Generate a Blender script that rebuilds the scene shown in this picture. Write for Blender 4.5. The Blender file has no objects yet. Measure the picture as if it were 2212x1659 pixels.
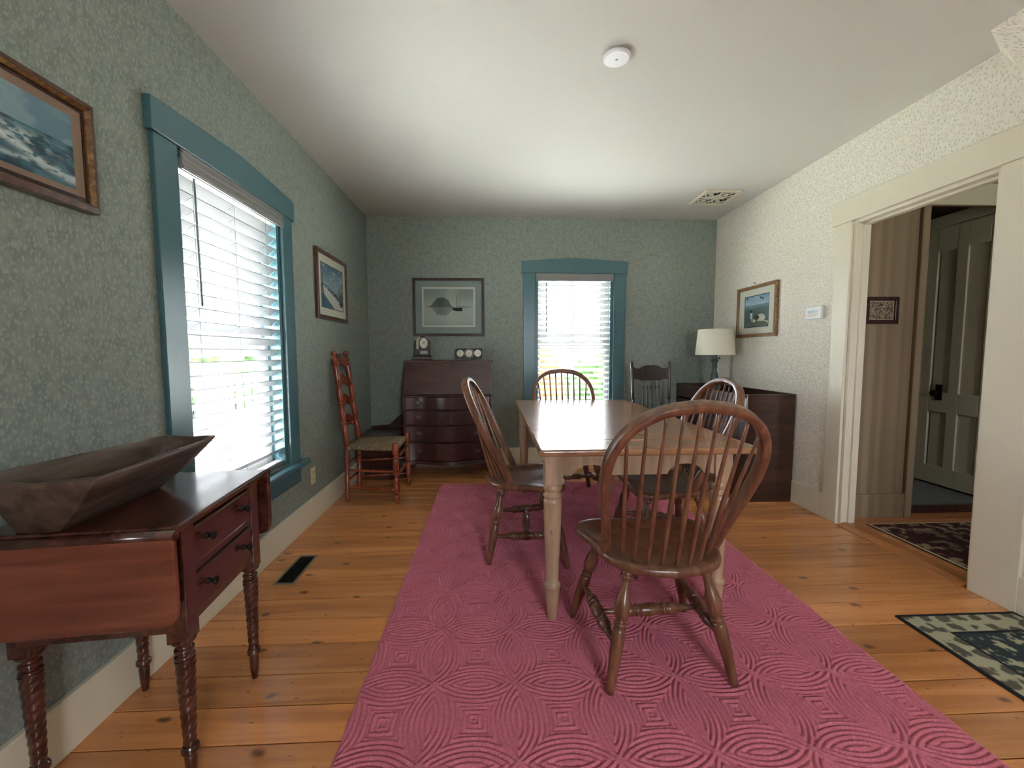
import bpy, math, random
import numpy as np
from mathutils import Vector, Matrix
PI = math.pi
S = bpy.context.scene
C = S.collection
random.seed(7)

# ---------------------------------------------------------------- camera
cam = bpy.data.cameras.new('camera'); cam_o = bpy.data.objects.new('camera', cam); C.objects.link(cam_o)
CP, PITCH, YAW, ROLL = (0, 0, 1.17), math.radians(4.2016), math.radians(2.5932), math.radians(-0.1497)
cy, sy = math.cos(YAW), math.sin(YAW)
fw = Vector((sy*math.cos(PITCH), cy*math.cos(PITCH), -math.sin(PITCH)))
r0 = Vector((cy, -sy, 0)); u0 = r0.cross(fw)
rr = math.cos(ROLL)*r0 + math.sin(ROLL)*u0; uu = -math.sin(ROLL)*r0 + math.cos(ROLL)*u0
cam_o.matrix_world = Matrix(((rr.x, uu.x, -fw.x, CP[0]), (rr.y, uu.y, -fw.y, CP[1]), (rr.z, uu.z, -fw.z, CP[2]), (0, 0, 0, 1)))
cam.sensor_width = 36; cam.lens = 912.67/2212*36; cam.clip_start = 0.02
S.camera = cam_o
# ---------------------------------------------------------------- sky, daylight, exposure
w = bpy.data.worlds.new('sky'); S.world = w; w.use_nodes = True
bg = w.node_tree.nodes['Background']
bg.inputs[0].default_value = (0.93, 0.96, 1.05, 1); bg.inputs[1].default_value = 1.0
# bright overcast: zenith about three times brighter than the horizon
_n, _l = w.node_tree.nodes, w.node_tree.links
_tc = _n.new('ShaderNodeTexCoord'); _sp = _n.new('ShaderNodeSeparateXYZ'); _l.new(_tc.outputs['Generated'], _sp.inputs[0])
_mr = _n.new('ShaderNodeMapRange'); _mr.inputs['From Min'].default_value = 0; _mr.inputs['From Max'].default_value = 1
_mr.inputs['To Min'].default_value = 13.0; _mr.inputs['To Max'].default_value = 40.0
_l.new(_sp.outputs[2], _mr.inputs[0]); _l.new(_mr.outputs[0], bg.inputs[1])
S.view_settings.view_transform = 'Standard'; S.view_settings.look = 'None'; S.view_settings.gamma = 1
S.view_settings.use_curve_mapping = False; S.view_settings.exposure = 1.12
RUG = .0047
XL, XR, YB, ZC, YF = -1.268, 2.347, 4.422, 2.549, -1.9      # room faces
def portal(name, loc, rot, sx, sz):
    l = bpy.data.lights.new(name, 'AREA'); l.shape = 'RECTANGLE'; l.size = sx; l.size_y = sz
    l.cycles.is_portal = True
    o = bpy.data.objects.new(name, l); o.location = loc; o.rotation_euler = rot; C.objects.link(o)
WIN1 = (1.80, 2.64, 0.49, 1.995)     # left wall window: y0,y1,z0,z1
WIN2 = (0.44, 1.265, 0.49, 1.99)     # back wall window: x0,x1,z0,z1
ADDED_WIN3 = (0.5, 1.2, 0.95, 2.0)        # unseen rear wall window behind the camera, added to bring in daylight
portal('sky_portal', (XL-.2, (WIN1[0]+WIN1[1])/2, (WIN1[2]+WIN1[3])/2), (0, -PI/2, 0), WIN1[3]-WIN1[2], WIN1[1]-WIN1[0])
portal('sky_portal', ((WIN2[0]+WIN2[1])/2, YB+.2, (WIN2[2]+WIN2[3])/2), (-PI/2, 0, 0), WIN2[1]-WIN2[0], WIN2[3]-WIN2[2])
portal('sky_portal', ((ADDED_WIN3[0]+ADDED_WIN3[1])/2, YF-.2, (ADDED_WIN3[2]+ADDED_WIN3[3])/2), (PI/2, 0, 0), ADDED_WIN3[1]-ADDED_WIN3[0], ADDED_WIN3[3]-ADDED_WIN3[2])

# ---------------------------------------------------------------- mesh helpers
class MB:
    def __init__(s): s.v = []; s.f = []; s.sm = []
    def add(s, vs, fs, smooth=False):
        n = len(s.v); s.v += [tuple(p) for p in vs]
        s.f += [tuple(i+n for i in f) for f in fs]; s.sm += [smooth]*len(fs); return s
    def box(s, x0, x1, y0, y1, z0, z1):
        vs = [(x0,y0,z0),(x1,y0,z0),(x1,y1,z0),(x0,y1,z0),(x0,y0,z1),(x1,y0,z1),(x1,y1,z1),(x0,y1,z1)]
        return s.add(vs, [(0,3,2,1),(4,5,6,7),(0,1,5,4),(1,2,6,5),(2,3,7,6),(3,0,4,7)])
    def hexa(s, vs):
        return s.add(vs, [(0,3,2,1),(4,5,6,7),(0,1,5,4),(1,2,6,5),(2,3,7,6),(3,0,4,7)])
    def lathe(s, p0, p1, prof, n=20, cap=True, ref=None):
        p0 = Vector(p0); p1 = Vector(p1); d = p1-p0; L = d.length; d.normalize()
        a = d.orthogonal().normalized() if ref is None else (Vector(ref)-d*Vector(ref).dot(d)).normalized()
        b = d.cross(a); vs = []
        for t, r in prof:
            c = p0 + d*(L*t)
            for k in range(n):
                an = 2*PI*k/n; vs.append(c + (a*math.cos(an)+b*math.sin(an))*r)
        fs = [(i*n+k, i*n+(k+1)%n, (i+1)*n+(k+1)%n, (i+1)*n+k) for i in range(len(prof)-1) for k in range(n)]
        s.add(vs, fs, True)
        if cap:
            m = len(s.v)-len(vs)
            s.f.append(tuple(m+k for k in reversed(range(n)))); s.sm.append(False)
            e = m+(len(prof)-1)*n; s.f.append(tuple(e+k for k in range(n))); s.sm.append(False)
        return s
    def tube(s, pts, ra, rb=None, n=10, up=(0,0,1), closed=False, square=False):
        """sweep: ra along side vector, rb along 'up' vector"""
        rb = ra if rb is None else rb; P = [Vector(p) for p in pts]; up = Vector(up); vs = []; N = len(P)
        for i, p in enumerate(P):
            t = (P[(i+1) % N]-P[i-1]) if closed else (P[min(i+1, N-1)]-P[max(i-1, 0)])
            t.normalize(); sd = t.cross(up)
            sd = sd.normalized() if sd.length > 1e-6 else t.orthogonal().normalized()
            u = sd.cross(t)
            ar = ra[i] if isinstance(ra, (list, tuple)) else ra; br = rb[i] if isinstance(rb, (list, tuple)) else rb
            for k in range(n):
                an = 2*PI*(k+.5)/n; cc, ss = math.cos(an), math.sin(an)
                if square:
                    e = .35; cc = math.copysign(abs(cc)**e, cc); ss = math.copysign(abs(ss)**e, ss)
                vs.append(p + sd*(ar*cc) + u*(br*ss))
        M = N if closed else N-1
        fs = [(i*n+k, i*n+(k+1) % n, ((i+1) % N)*n+(k+1) % n, ((i+1) % N)*n+k) for i in range(M) for k in range(n)]
        m = len(s.v); s.add(vs, fs, True)
        if not closed:
            s.f.append(tuple(m+k for k in reversed(range(n)))); s.sm.append(False)
            s.f.append(tuple(m+(N-1)*n+k for k in range(n))); s.sm.append(False)
        return s
    def prism(s, poly, axis, a0, a1):
        """poly 2D extruded along axis; 2D coords are the remaining axes in order"""
        def mk(p, a):
            return {'x': (a, p[0], p[1]), 'y': (p[0], a, p[1]), 'z': (p[0], p[1], a)}[axis]
        n = len(poly); vs = [mk(p, a0) for p in poly]+[mk(p, a1) for p in poly]
        fs = [tuple(reversed(range(n))), tuple(range(n, 2*n))]+[(i, (i+1) % n, n+(i+1) % n, n+i) for i in range(n)]
        return s.add(vs, fs)
    def strip(s, top, bot, axis, a0, a1):
        """solid between polyline top and bottom (same count), extruded along axis"""
        for i in range(len(top)-1):
            q = [bot[i], bot[i+1], top[i+1], top[i]]
            def mk(p, a): return {'x': (a, p[0], p[1]), 'y': (p[0], a, p[1]), 'z': (p[0], p[1], a)}[axis]
            n = len(s.v); s.v += [mk(p, a0) for p in q]+[mk(p, a1) for p in q]
            F = [(3,2,1,0),(4,5,6,7),(0,1,5,4),(2,3,7,6)]
            if i == 0: F.append((3,0,4,7))
            if i == len(top)-2: F.append((1,2,6,5))
            s.f += [tuple(k+n for k in f) for f in F]; s.sm += [False]*len(F)
        return s
    def build(s, name, mat, parent=None, bevel=0, weld=False, seg=2):
        me = bpy.data.meshes.new(name); me.from_pydata(s.v, [], s.f); me.update()
        me.polygons.foreach_set('use_smooth', s.sm)
        o = bpy.data.objects.new(name, me); C.objects.link(o)
        if mat: me.materials.append(mat)
        if parent: o.parent = parent
        import bmesh
        bm = bmesh.new(); bm.from_mesh(me)
        if weld: bmesh.ops.remove_doubles(bm, verts=bm.verts, dist=1e-5)
        bmesh.ops.recalc_face_normals(bm, faces=bm.faces); bm.to_mesh(me); bm.free()
        if bevel:
            m = o.modifiers.new('bevel', 'BEVEL'); m.width = bevel; m.segments = seg; m.limit_method = 'ANGLE'; m.angle_limit = .6
        return o
def rings(L):
    """[(z, r)...] passthrough with small smoothing between points"""
    return L
def smooth_prof(keys, n=6):
    out = []
    for i in range(len(keys)-1):
        (t0, a), (t1, b) = keys[i], keys[i+1]
        for k in range(n):
            x = k/n; e = (1-math.cos(PI*x))/2; out.append((t0+(t1-t0)*x, a+(b-a)*e))
    out.append(keys[-1]); return out
def thing(name, label, cat, loc=(0,0,0), rz=0, group=None):
    o = bpy.data.objects.new(name, None); C.objects.link(o); o.empty_display_size = .05
    o.location = loc; o.rotation_euler = (0, 0, rz); o['label'] = label; o['category'] = cat
    if group: o['group'] = group
    return o
def tag(o, label, cat, group=None):
    o['label'] = label; o['category'] = cat
    if group: o['group'] = group
    return o
def struct(o): o['kind'] = 'structure'; return o
def sempty(name, loc=(0,0,0)):
    o = bpy.data.objects.new(name, None); C.objects.link(o); o.location = loc; o['kind'] = 'structure'; return o
def spline(pts, n=8, closed=False):
    P = [Vector(p) for p in pts]; out = []; N = len(P)
    rng = range(N if closed else N-1)
    for i in rng:
        if closed: a, b, c, d = P[i-1], P[i], P[(i+1) % N], P[(i+2) % N]
        else: a, b, c, d = P[max(i-1, 0)], P[i], P[i+1], P[min(i+2, N-1)]
        for k in range(n):
            t = k/n
            out.append(.5*((2*b)+(c-a)*t+(2*a-5*b+4*c-d)*t*t+(-a+3*b-3*c+d)*t**3))
    if not closed: out.append(P[-1])
    return out

# ---------------------------------------------------------------- materials
def lin(h):
    v = [int(h[i:i+2], 16)/255 for i in (0, 2, 4)]
    return tuple(c/12.92 if c <= .04045 else ((c+.055)/1.055)**2.4 for c in v)+(1,)
def new(name):
    m = bpy.data.materials.new(name); m.use_nodes = True
    return m, m.node_tree.nodes, m.node_tree.links, m.node_tree.nodes['Principled BSDF']
def plain(name, col, rough=.5, metal=0, coat=0, bump=0, bscale=200, spec=.5):
    m, N, L, b = new(name)
    b.inputs['Base Color'].default_value = lin(col); b.inputs['Roughness'].default_value = rough
    b.inputs['Metallic'].default_value = metal; b.inputs['Coat Weight'].default_value = coat
    b.inputs['Specular IOR Level'].default_value = spec
    if bump:
        t = N.new('ShaderNodeTexNoise'); t.inputs['Scale'].default_value = bscale
        tc = N.new('ShaderNodeTexCoord'); L.new(tc.outputs['Object'], t.inputs['Vector'])
        bb = N.new('ShaderNodeBump'); bb.inputs['Strength'].default_value = bump; bb.inputs['Distance'].default_value = .002
        L.new(t.outputs[0], bb.inputs['Height']); L.new(bb.outputs[0], b.inputs['Normal'])
    return m
def ramp(N, stops):
    r = N.new('ShaderNodeValToRGB'); e = r.color_ramp.elements
    while len(e) < len(stops): e.new(.5)
    for i, (p, c) in enumerate(stops): e[i].position = p; e[i].color = lin(c) if isinstance(c, str) else c
    return r
def wood(name, dark, mid, light, rough=.3, scale=(30, 30, 2.5), coat=.3, bump=.15, wear=None):
    m, N, L, b = new(name)
    tc = N.new('ShaderNodeTexCoord'); mp = N.new('ShaderNodeMapping'); mp.inputs['Scale'].default_value = scale
    L.new(tc.outputs['Object'], mp.inputs[0])
    n1 = N.new('ShaderNodeTexNoise'); n1.inputs['Scale'].default_value = 1; n1.inputs['Detail'].default_value = 6; n1.inputs['Distortion'].default_value = .6
    L.new(mp.outputs[0], n1.inputs['Vector'])
    r = ramp(N, [(.3, dark), (.5, mid), (.72, light)]); L.new(n1.outputs[0], r.inputs[0]); col = r.outputs[0]
    if wear:
        n2 = N.new('ShaderNodeTexNoise'); n2.inputs['Scale'].default_value = wear[1]; n2.inputs['Detail'].default_value = 8
        L.new(tc.outputs['Object'], n2.inputs['Vector'])
        rr_ = ramp(N, [(wear[2], (0,0,0,1)), (wear[2]+.06, (1,1,1,1))]); L.new(n2.outputs[0], rr_.inputs[0])
        mx = N.new('ShaderNodeMix'); mx.data_type = 'RGBA'; L.new(rr_.outputs[0], mx.inputs['Factor'])
        L.new(col, mx.inputs['A']); mx.inputs['B'].default_value = lin(wear[0]); col = mx.outputs['Result']
    L.new(col, b.inputs['Base Color']); b.inputs['Roughness'].default_value = rough
    b.inputs['Coat Weight'].default_value = coat; b.inputs['Coat Roughness'].default_value = max(.08, rough*.6)
    bb = N.new('ShaderNodeBump'); bb.inputs['Strength'].default_value = bump; bb.inputs['Distance'].default_value = .001
    L.new(n1.outputs[0], bb.inputs['Height']); L.new(bb.outputs[0], b.inputs['Normal'])
    return m
def wallpaper(name, base, mid, spot, sc=62, lo=.20, stretch=.55, second=None):
    m, N, L, b = new(name)
    tc = N.new('ShaderNodeTexCoord'); sp = N.new('ShaderNodeSeparateXYZ'); L.new(tc.outputs['Object'], sp.inputs[0])
    ad = N.new('ShaderNodeMath'); ad.operation = 'ADD'; L.new(sp.outputs[0], ad.inputs[0]); L.new(sp.outputs[1], ad.inputs[1])
    zs = N.new('ShaderNodeMath'); zs.operation = 'MULTIPLY'; zs.inputs[1].default_value = stretch; L.new(sp.outputs[2], zs.inputs[0])
    cb = N.new('ShaderNodeCombineXYZ'); L.new(ad.outputs[0], cb.inputs[0]); L.new(zs.outputs[0], cb.inputs[1])
    nz = N.new('ShaderNodeTexNoise'); nz.inputs['Scale'].default_value = sc*1.3; nz.inputs['Detail'].default_value = 1
    L.new(cb.outputs[0], nz.inputs['Vector'])
    vm = N.new('ShaderNodeVectorMath'); vm.operation = 'MULTIPLY_ADD'; L.new(nz.outputs['Color'], vm.inputs[0])
    vm.inputs[1].default_value = (.013,)*3; L.new(cb.outputs[0], vm.inputs[2])
    col = None; fac = []
    for k, (s_, l_) in enumerate([(sc, lo), (sc*1.5, lo*.9)]):
        v = N.new('ShaderNodeTexVoronoi'); v.voronoi_dimensions = '2D'; v.inputs['Scale'].default_value = s_
        L.new(vm.outputs[0], v.inputs['Vector'])
        r = ramp(N, [(l_, (1,1,1,1)), (l_+.16, (0,0,0,1))]); L.new(v.outputs['Distance'], r.inputs[0]); fac.append(r.outputs[0])
    big = N.new('ShaderNodeTexNoise'); big.inputs['Scale'].default_value = sc*.45; L.new(cb.outputs[0], big.inputs['Vector'])
    br = ramp(N, [(.38, base), (.62, mid)]); L.new(big.outputs[0], br.inputs[0])
    m1 = N.new('ShaderNodeMix'); m1.data_type = 'RGBA'; L.new(fac[1], m1.inputs['Factor']); L.new(br.outputs[0], m1.inputs['A']); m1.inputs['B'].default_value = lin(second or mid)
    m2 = N.new('ShaderNodeMix'); m2.data_type = 'RGBA'; L.new(fac[0], m2.inputs['Factor']); L.new(m1.outputs['Result'], m2.inputs['A']); m2.inputs['B'].default_value = lin(spot)
    L.new(m2.outputs['Result'], b.inputs['Base Color']); b.inputs['Roughness'].default_value = .6; b.inputs['Specular IOR Level'].default_value = .3
    return m
def glassy(name):
    m, N, L, b = new(name); N.remove(b)
    t = N.new('ShaderNodeBsdfTransparent'); t.inputs[0].default_value = (.97, .985, .98, 1)
    g = N.new('ShaderNodeBsdfGlossy'); g.inputs['Roughness'].default_value = .03
    lw = N.new('ShaderNodeLayerWeight'); pw = N.new('ShaderNodeMath'); pw.operation = 'POWER'; pw.inputs[1].default_value = 5; L.new(lw.outputs['Facing'], pw.inputs[0])
    f = N.new('ShaderNodeMath'); f.operation = 'MULTIPLY_ADD'; f.inputs[1].default_value = .8; f.inputs[2].default_value = .02; L.new(pw.outputs[0], f.inputs[0])
    mx = N.new('ShaderNodeMixShader'); L.new(f.outputs[0], mx.inputs[0]); L.new(t.outputs[0], mx.inputs[1]); L.new(g.outputs[0], mx.inputs[2])
    L.new(mx.outputs[0], N['Material Output'].inputs[0]); return m

M = {}
M['sage'] = wallpaper('sage_wallpaper', '7b837c', '878e87', '939b92', 60, .15, .6, '8d958c')
M['cream'] = wallpaper('cream_wallpaper', 'e4ddce', 'ece6d8', 'c6c0b0', 62, .12, .7, 'f0ebde')
M['ceil'] = plain('ceiling_paint', 'd3d0ca', .7)
M['trimw'] = plain('cream_trim_paint', 'ded6c1', .35, bump=.1, bscale=40)
M['teal'] = plain('teal_trim_paint', '436870', .28, bump=.15, bscale=60)
M['white'] = plain('white_sash_paint', 'e8e8e4', .4)
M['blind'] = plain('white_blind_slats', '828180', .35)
M['glass'] = glassy('window_glass')
M['oak'] = wood('brown_oak_chair', '523224', '6c452f', '83583f', .34, (35, 35, 5), .3)
M['top'] = wood('table_top_maple', '93664a', 'a37350', 'b1835f', .27, (3.2, 14, 20), .5, .015)
M['paint'] = wood('distressed_cream_paint', 'a08468', 'ae9176', 'bb9f84', .4, (30, 30, 3), .1, .1, wear=('6e5140', 9, .68))
M['cherry'] = wood('cherry_wood', '30150f', '48231a', '5c3326', .22, (24, 4, 24), .55, .06)
M['cherryl'] = wood('cherry_lit_leaf', '5c2c1d', '703b29', '824a36', .3, (3, 20, 26), .35, .06)  # lighter cherry for the near leaf only: its lit tone put into the colour
M['mahog'] = wood('dark_mahogany', '361a18', '3f201d', '4a2723', .3, (4, 20, 22), .5, .05)
M['red'] = wood('red_maple', '6e2d1b', '8c422b', 'a3573b', .26, (30, 30, 4), .5, .08)
M['sink'] = wood('dry_sink_wood', '2c1811', '3a2015', '4a2c1d', .38, (3, 24, 20), .2, .12)
M['bowl'] = wood('grey_brown_bowl_wood', '3a2c25', '54443a', '6b5a4c', .5, (30, 3, 26), .1, .3)
M['darkc'] = wood('dark_oak_chair', '1f1111', '2c1818', '3c2322', .32, (30, 30, 4), .4)
M['brass'] = plain('brass', '6f6655', .4, 1)
M['iron'] = plain('dark_iron', '1c1816', .45, .6)
M['bronze'] = plain('bronze_register', '857a66', .45, .3)
M['black'] = plain('matte_black', '0a0908', .8)
M['dkframe'] = wood('dark_red_brown_frame', '24100f', '341a18', '44241f', .3, (30, 30, 30), .3)
M['gold'] = wood('gilt_frame', '5c3d20', '7a5730', '9c7a48', .35, (60, 60, 60), .3)
M['brnframe'] = wood('brown_frame', '3a2013', '523122', '6b4632', .35, (40, 40, 40), .3)
M['matw'] = plain('white_mat', 'e6e0d0', .8)
M['matg'] = plain('grey_mat', '8b9797', .8)
M['shade'] = plain('cream_lamp_shade', 'e8e2d0', .8, bump=.2, bscale=500)
M['lamp'] = plain('blue_grey_lamp', '4a565a', .35, .3, bump=.3, bscale=30)
M['pewter'] = plain('pewter', 'a9a496', .3, 1)
M['ivory'] = plain('ivory_plastic', 'd5c79c', .4)
M['slot'] = plain('socket_slot', '5c5138', .6)
M['plastic'] = plain('white_plastic', 'f0f1f5', .35)
M['lcd'] = plain('grey_display', '8fa39c', .2)
M['dial'] = plain('silver_dial', 'cfcbbb', .25, .35, coat=.6)
M['clockface'] = plain('cream_paper', 'b8ab98', .5)
M['rubber'] = plain('dark_grey', '22262a', .5)

# rush seat
def rush():
    m, N, L, b = new('woven_rush')
    tc = N.new('ShaderNodeTexCoord'); sp = N.new('ShaderNodeSeparateXYZ'); L.new(tc.outputs['Object'], sp.inputs[0])
    ax = N.new('ShaderNodeMath'); ax.operation = 'ABSOLUTE'; L.new(sp.outputs[0], ax.inputs[0])
    ay = N.new('ShaderNodeMath'); ay.operation = 'ABSOLUTE'; L.new(sp.outputs[1], ay.inputs[0])
    # strands run parallel to x in the left/right quarters and parallel to y in the front/back ones
    gt = N.new('ShaderNodeMath'); gt.operation = 'GREATER_THAN'; L.new(ax.outputs[0], gt.inputs[0]); L.new(ay.outputs[0], gt.inputs[1])
    mx = N.new('ShaderNodeMix'); L.new(gt.outputs[0], mx.inputs[0]); L.new(sp.outputs[0], mx.inputs[2]); L.new(sp.outputs[1], mx.inputs[3])
    s = N.new('ShaderNodeMath'); s.operation = 'MULTIPLY'; s.inputs[1].default_value = 2*PI/.0075; L.new(mx.outputs[0], s.inputs[0])
    sn = N.new('ShaderNodeMath'); sn.operation = 'SINE'; L.new(s.outputs[0], sn.inputs[0])
    nz = N.new('ShaderNodeTexNoise'); nz.inputs['Scale'].default_value = 90; L.new(tc.outputs['Object'], nz.inputs['Vector'])
    r = ramp(N, [(.3, '77634a'), (.5, '9c8668'), (.7, 'b8a384')]); L.new(nz.outputs[0], r.inputs[0]); L.new(r.outputs[0], b.inputs['Base Color'])
    bb = N.new('ShaderNodeBump'); bb.inputs['Strength'].default_value = .8; bb.inputs['Distance'].default_value = .004
    L.new(sn.outputs[0], bb.inputs['Height']); L.new(bb.outputs[0], b.inputs['Normal']); b.inputs['Roughness'].default_value = .6
    return m
M['rush'] = rush()
def floor_mat():
    m, N, L, b = new('orange_pine_boards')
    tc = N.new('ShaderNodeTexCoord'); at = N.new('ShaderNodeAttribute'); at.attribute_name = 'plank'
    off = N.new('ShaderNodeVectorMath'); off.operation = 'MULTIPLY_ADD'; L.new(at.outputs['Color'], off.inputs[0]); off.inputs[1].default_value = (37, 11, 23); L.new(tc.outputs['Object'], off.inputs[2])
    mp = N.new('ShaderNodeMapping'); mp.inputs['Scale'].default_value = (1.1, 14, 1); L.new(off.outputs[0], mp.inputs[0])
    n1 = N.new('ShaderNodeTexNoise'); n1.inputs['Scale'].default_value = 1.6; n1.inputs['Detail'].default_value = 7; n1.inputs['Distortion'].default_value = .5
    L.new(mp.outputs[0], n1.inputs['Vector'])
    r = ramp(N, [(.28, 'b87440'), (.5, 'd48c50'), (.72, 'e59f64')]); L.new(n1.outputs[0], r.inputs[0])
    sp = N.new('ShaderNodeSeparateColor'); L.new(at.outputs['Color'], sp.inputs[0])
    hs = N.new('ShaderNodeHueSaturation'); L.new(r.outputs[0], hs.inputs['Color'])
    mr = N.new('ShaderNodeMapRange'); mr.inputs['To Min'].default_value = .68; mr.inputs['To Max'].default_value = 1.1; L.new(sp.outputs[0], mr.inputs[0]); L.new(mr.outputs[0], hs.inputs['Value'])
    # knots
    mk = N.new('ShaderNodeMapping'); mk.inputs['Scale'].default_value = (1.9, 3.4, 1); L.new(off.outputs[0], mk.inputs[0])
    wz = N.new('ShaderNodeTexNoise'); wz.inputs['Scale'].default_value = 14; L.new(off.outputs[0], wz.inputs['Vector'])
    wv = N.new('ShaderNodeVectorMath'); wv.operation = 'MULTIPLY_ADD'; L.new(wz.outputs['Color'], wv.inputs[0]); wv.inputs[1].default_value = (.08, .1, 0); L.new(mk.outputs[0], wv.inputs[2])
    vo = N.new('ShaderNodeTexVoronoi'); vo.voronoi_dimensions = '2D'; vo.inputs['Scale'].default_value = 1; L.new(wv.outputs[0], vo.inputs['Vector'])
    kr = ramp(N, [(.02, (1,1,1,1)), (.055, (0,0,0,1))]); L.new(vo.outputs['Distance'], kr.inputs[0])
    vo2 = N.new('ShaderNodeTexVoronoi'); vo2.voronoi_dimensions = '2D'; vo2.inputs['Scale'].default_value = 3.1; L.new(wv.outputs[0], vo2.inputs['Vector'])
    kr2 = ramp(N, [(.012, (1,1,1,1)), (.04, (0,0,0,1))]); L.new(vo2.outputs['Distance'], kr2.inputs[0])
    mxm = N.new('ShaderNodeMath'); mxm.operation = 'MAXIMUM'; L.new(kr.outputs[0], mxm.inputs[0]); L.new(kr2.outputs[0], mxm.inputs[1])
    mf = N.new('ShaderNodeMath'); mf.operation = 'MULTIPLY'; mf.inputs[1].default_value = .75; L.new(mxm.outputs[0], mf.inputs[0])
    m2 = N.new('ShaderNodeMix'); m2.data_type = 'RGBA'; L.new(mf.outputs[0], m2.inputs['Factor']); L.new(hs.outputs[0], m2.inputs['A']); m2.inputs['B'].default_value = lin('3a1b0c')
    L.new(m2.outputs['Result'], b.inputs['Base Color']); b.inputs['Roughness'].default_value = .33
    b.inputs['Coat Weight'].default_value = .6; b.inputs['Coat Roughness'].default_value = .13
    nb = N.new('ShaderNodeTexNoise'); nb.inputs['Scale'].default_value = 6; L.new(off.outputs[0], nb.inputs['Vector'])
    bb = N.new('ShaderNodeBump'); bb.inputs['Strength'].default_value = .5; bb.inputs['Distance'].default_value = .006
    L.new(nb.outputs[0], bb.inputs['Height']); L.new(bb.outputs[0], b.inputs['Normal']); L.new(bb.outputs[0], b.inputs['Coat Normal'])
    return m
M['floor'] = floor_mat()
def noisy(name, stops, scale=40, rough=.9, detail=6, stretch=(1,1,1)):
    m, N, L, b = new(name); tc = N.new('ShaderNodeTexCoord'); mp = N.new('ShaderNodeMapping'); mp.inputs['Scale'].default_value = stretch
    L.new(tc.outputs['Object'], mp.inputs[0])
    n = N.new('ShaderNodeTexNoise'); n.inputs['Scale'].default_value = scale; n.inputs['Detail'].default_value = detail; L.new(mp.outputs[0], n.inputs['Vector'])
    r = ramp(N, stops); L.new(n.outputs[0], r.inputs[0]); L.new(r.outputs[0], b.inputs['Base Color']); b.inputs['Roughness'].default_value = rough
    b.inputs['Specular IOR Level'].default_value = .15
    return m
M['pink'] = noisy('pink_wool', [(.3, 'b45c6c'), (.7, 'ca7685')], 160)
pb = M['pink'].node_tree.nodes['Principled BSDF']; pb.inputs['Sheen Weight'].default_value = .8; pb.inputs['Sheen Roughness'].default_value = .5; pb.inputs['Sheen Tint'].default_value = lin('f0a0b4')
def vcol(name, rough=.6, coat=0):
    m, N, L, b = new(name); a = N.new('ShaderNodeAttribute'); a.attribute_name = 'paint'
    L.new(a.outputs['Color'], b.inputs['Base Color']); b.inputs['Roughness'].default_value = rough; b.inputs['Coat Weight'].default_value = coat
    b.inputs['Specular IOR Level'].default_value = .2
    return m
M['print'] = vcol('printed_paper'); M['canvas'] = vcol('oil_canvas', .35, .2); M['rugcol'] = vcol('patterned_wool', .95)

# numpy noise for painted pictures and rugs
rng = np.random.default_rng(3)
def vnoise(u, v, fx, fy, seed=0, octv=4):
    out = np.zeros_like(u); amp = .5; tot = 0
    for o in range(octv):
        g = np.random.default_rng(seed*31+o).random((64, 64)); x = u*fx*2**o; y = v*fy*2**o
        xi = np.floor(x).astype(int); yi = np.floor(y).astype(int); a = x-xi; b_ = y-yi
        a = a*a*(3-2*a); b_ = b_*b_*(3-2*b_)
        q = lambda i, j: g[(xi+i) % 64, (yi+j) % 64]
        out += amp*((q(0,0)*(1-a)+q(1,0)*a)*(1-b_)+(q(0,1)*(1-a)+q(1,1)*a)*b_); tot += amp; amp *= .5
    return out/tot
def mixc(c0, c1, f):
    f = np.clip(f, 0, 1)[..., None]; return np.asarray(c0)*(1-f)+np.asarray(c1)*f
def L3(h): return np.array(lin(h)[:3])
def sst(a, b, x):
    t = np.clip((x-a)/(b-a), 0, 1); return t*t*(3-2*t)
def painted(name, fn, nx, nz, place, mat, parent=None):
    """flat picture surface, fn(u,v)->rgb, place(u,v)->xyz; v up"""
    U, V = np.meshgrid(np.linspace(0, 1, nx), np.linspace(0, 1, nz), indexing='ij')
    col = fn(U, V).reshape(-1, 3); U = U.ravel(); V = V.ravel()
    P = np.stack(place(U, V), 1)
    me = bpy.data.meshes.new(name); idx = np.arange(nx*nz).reshape(nx, nz)
    F = np.stack([idx[:-1, :-1], idx[1:, :-1], idx[1:, 1:], idx[:-1, 1:]], -1).reshape(-1, 4)
    me.vertices.add(len(P)); me.vertices.foreach_set('co', P.astype(np.float32).ravel())
    me.loops.add(F.size); me.loops.foreach_set('vertex_index', F.ravel().astype(np.int32))
    me.polygons.add(len(F)); me.polygons.foreach_set('loop_start', np.arange(0, F.size, 4, dtype=np.int32)); me.update()
    a = me.color_attributes.new('paint', 'FLOAT_COLOR', 'POINT')
    a.data.foreach_set('color', np.concatenate([np.clip(col, 0, 1), np.ones((len(col), 1))], 1).astype(np.float32).ravel())
    o = bpy.data.objects.new(name, me); C.objects.link(o); me.materials.append(mat)
    if parent: o.parent = parent
    return o

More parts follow.
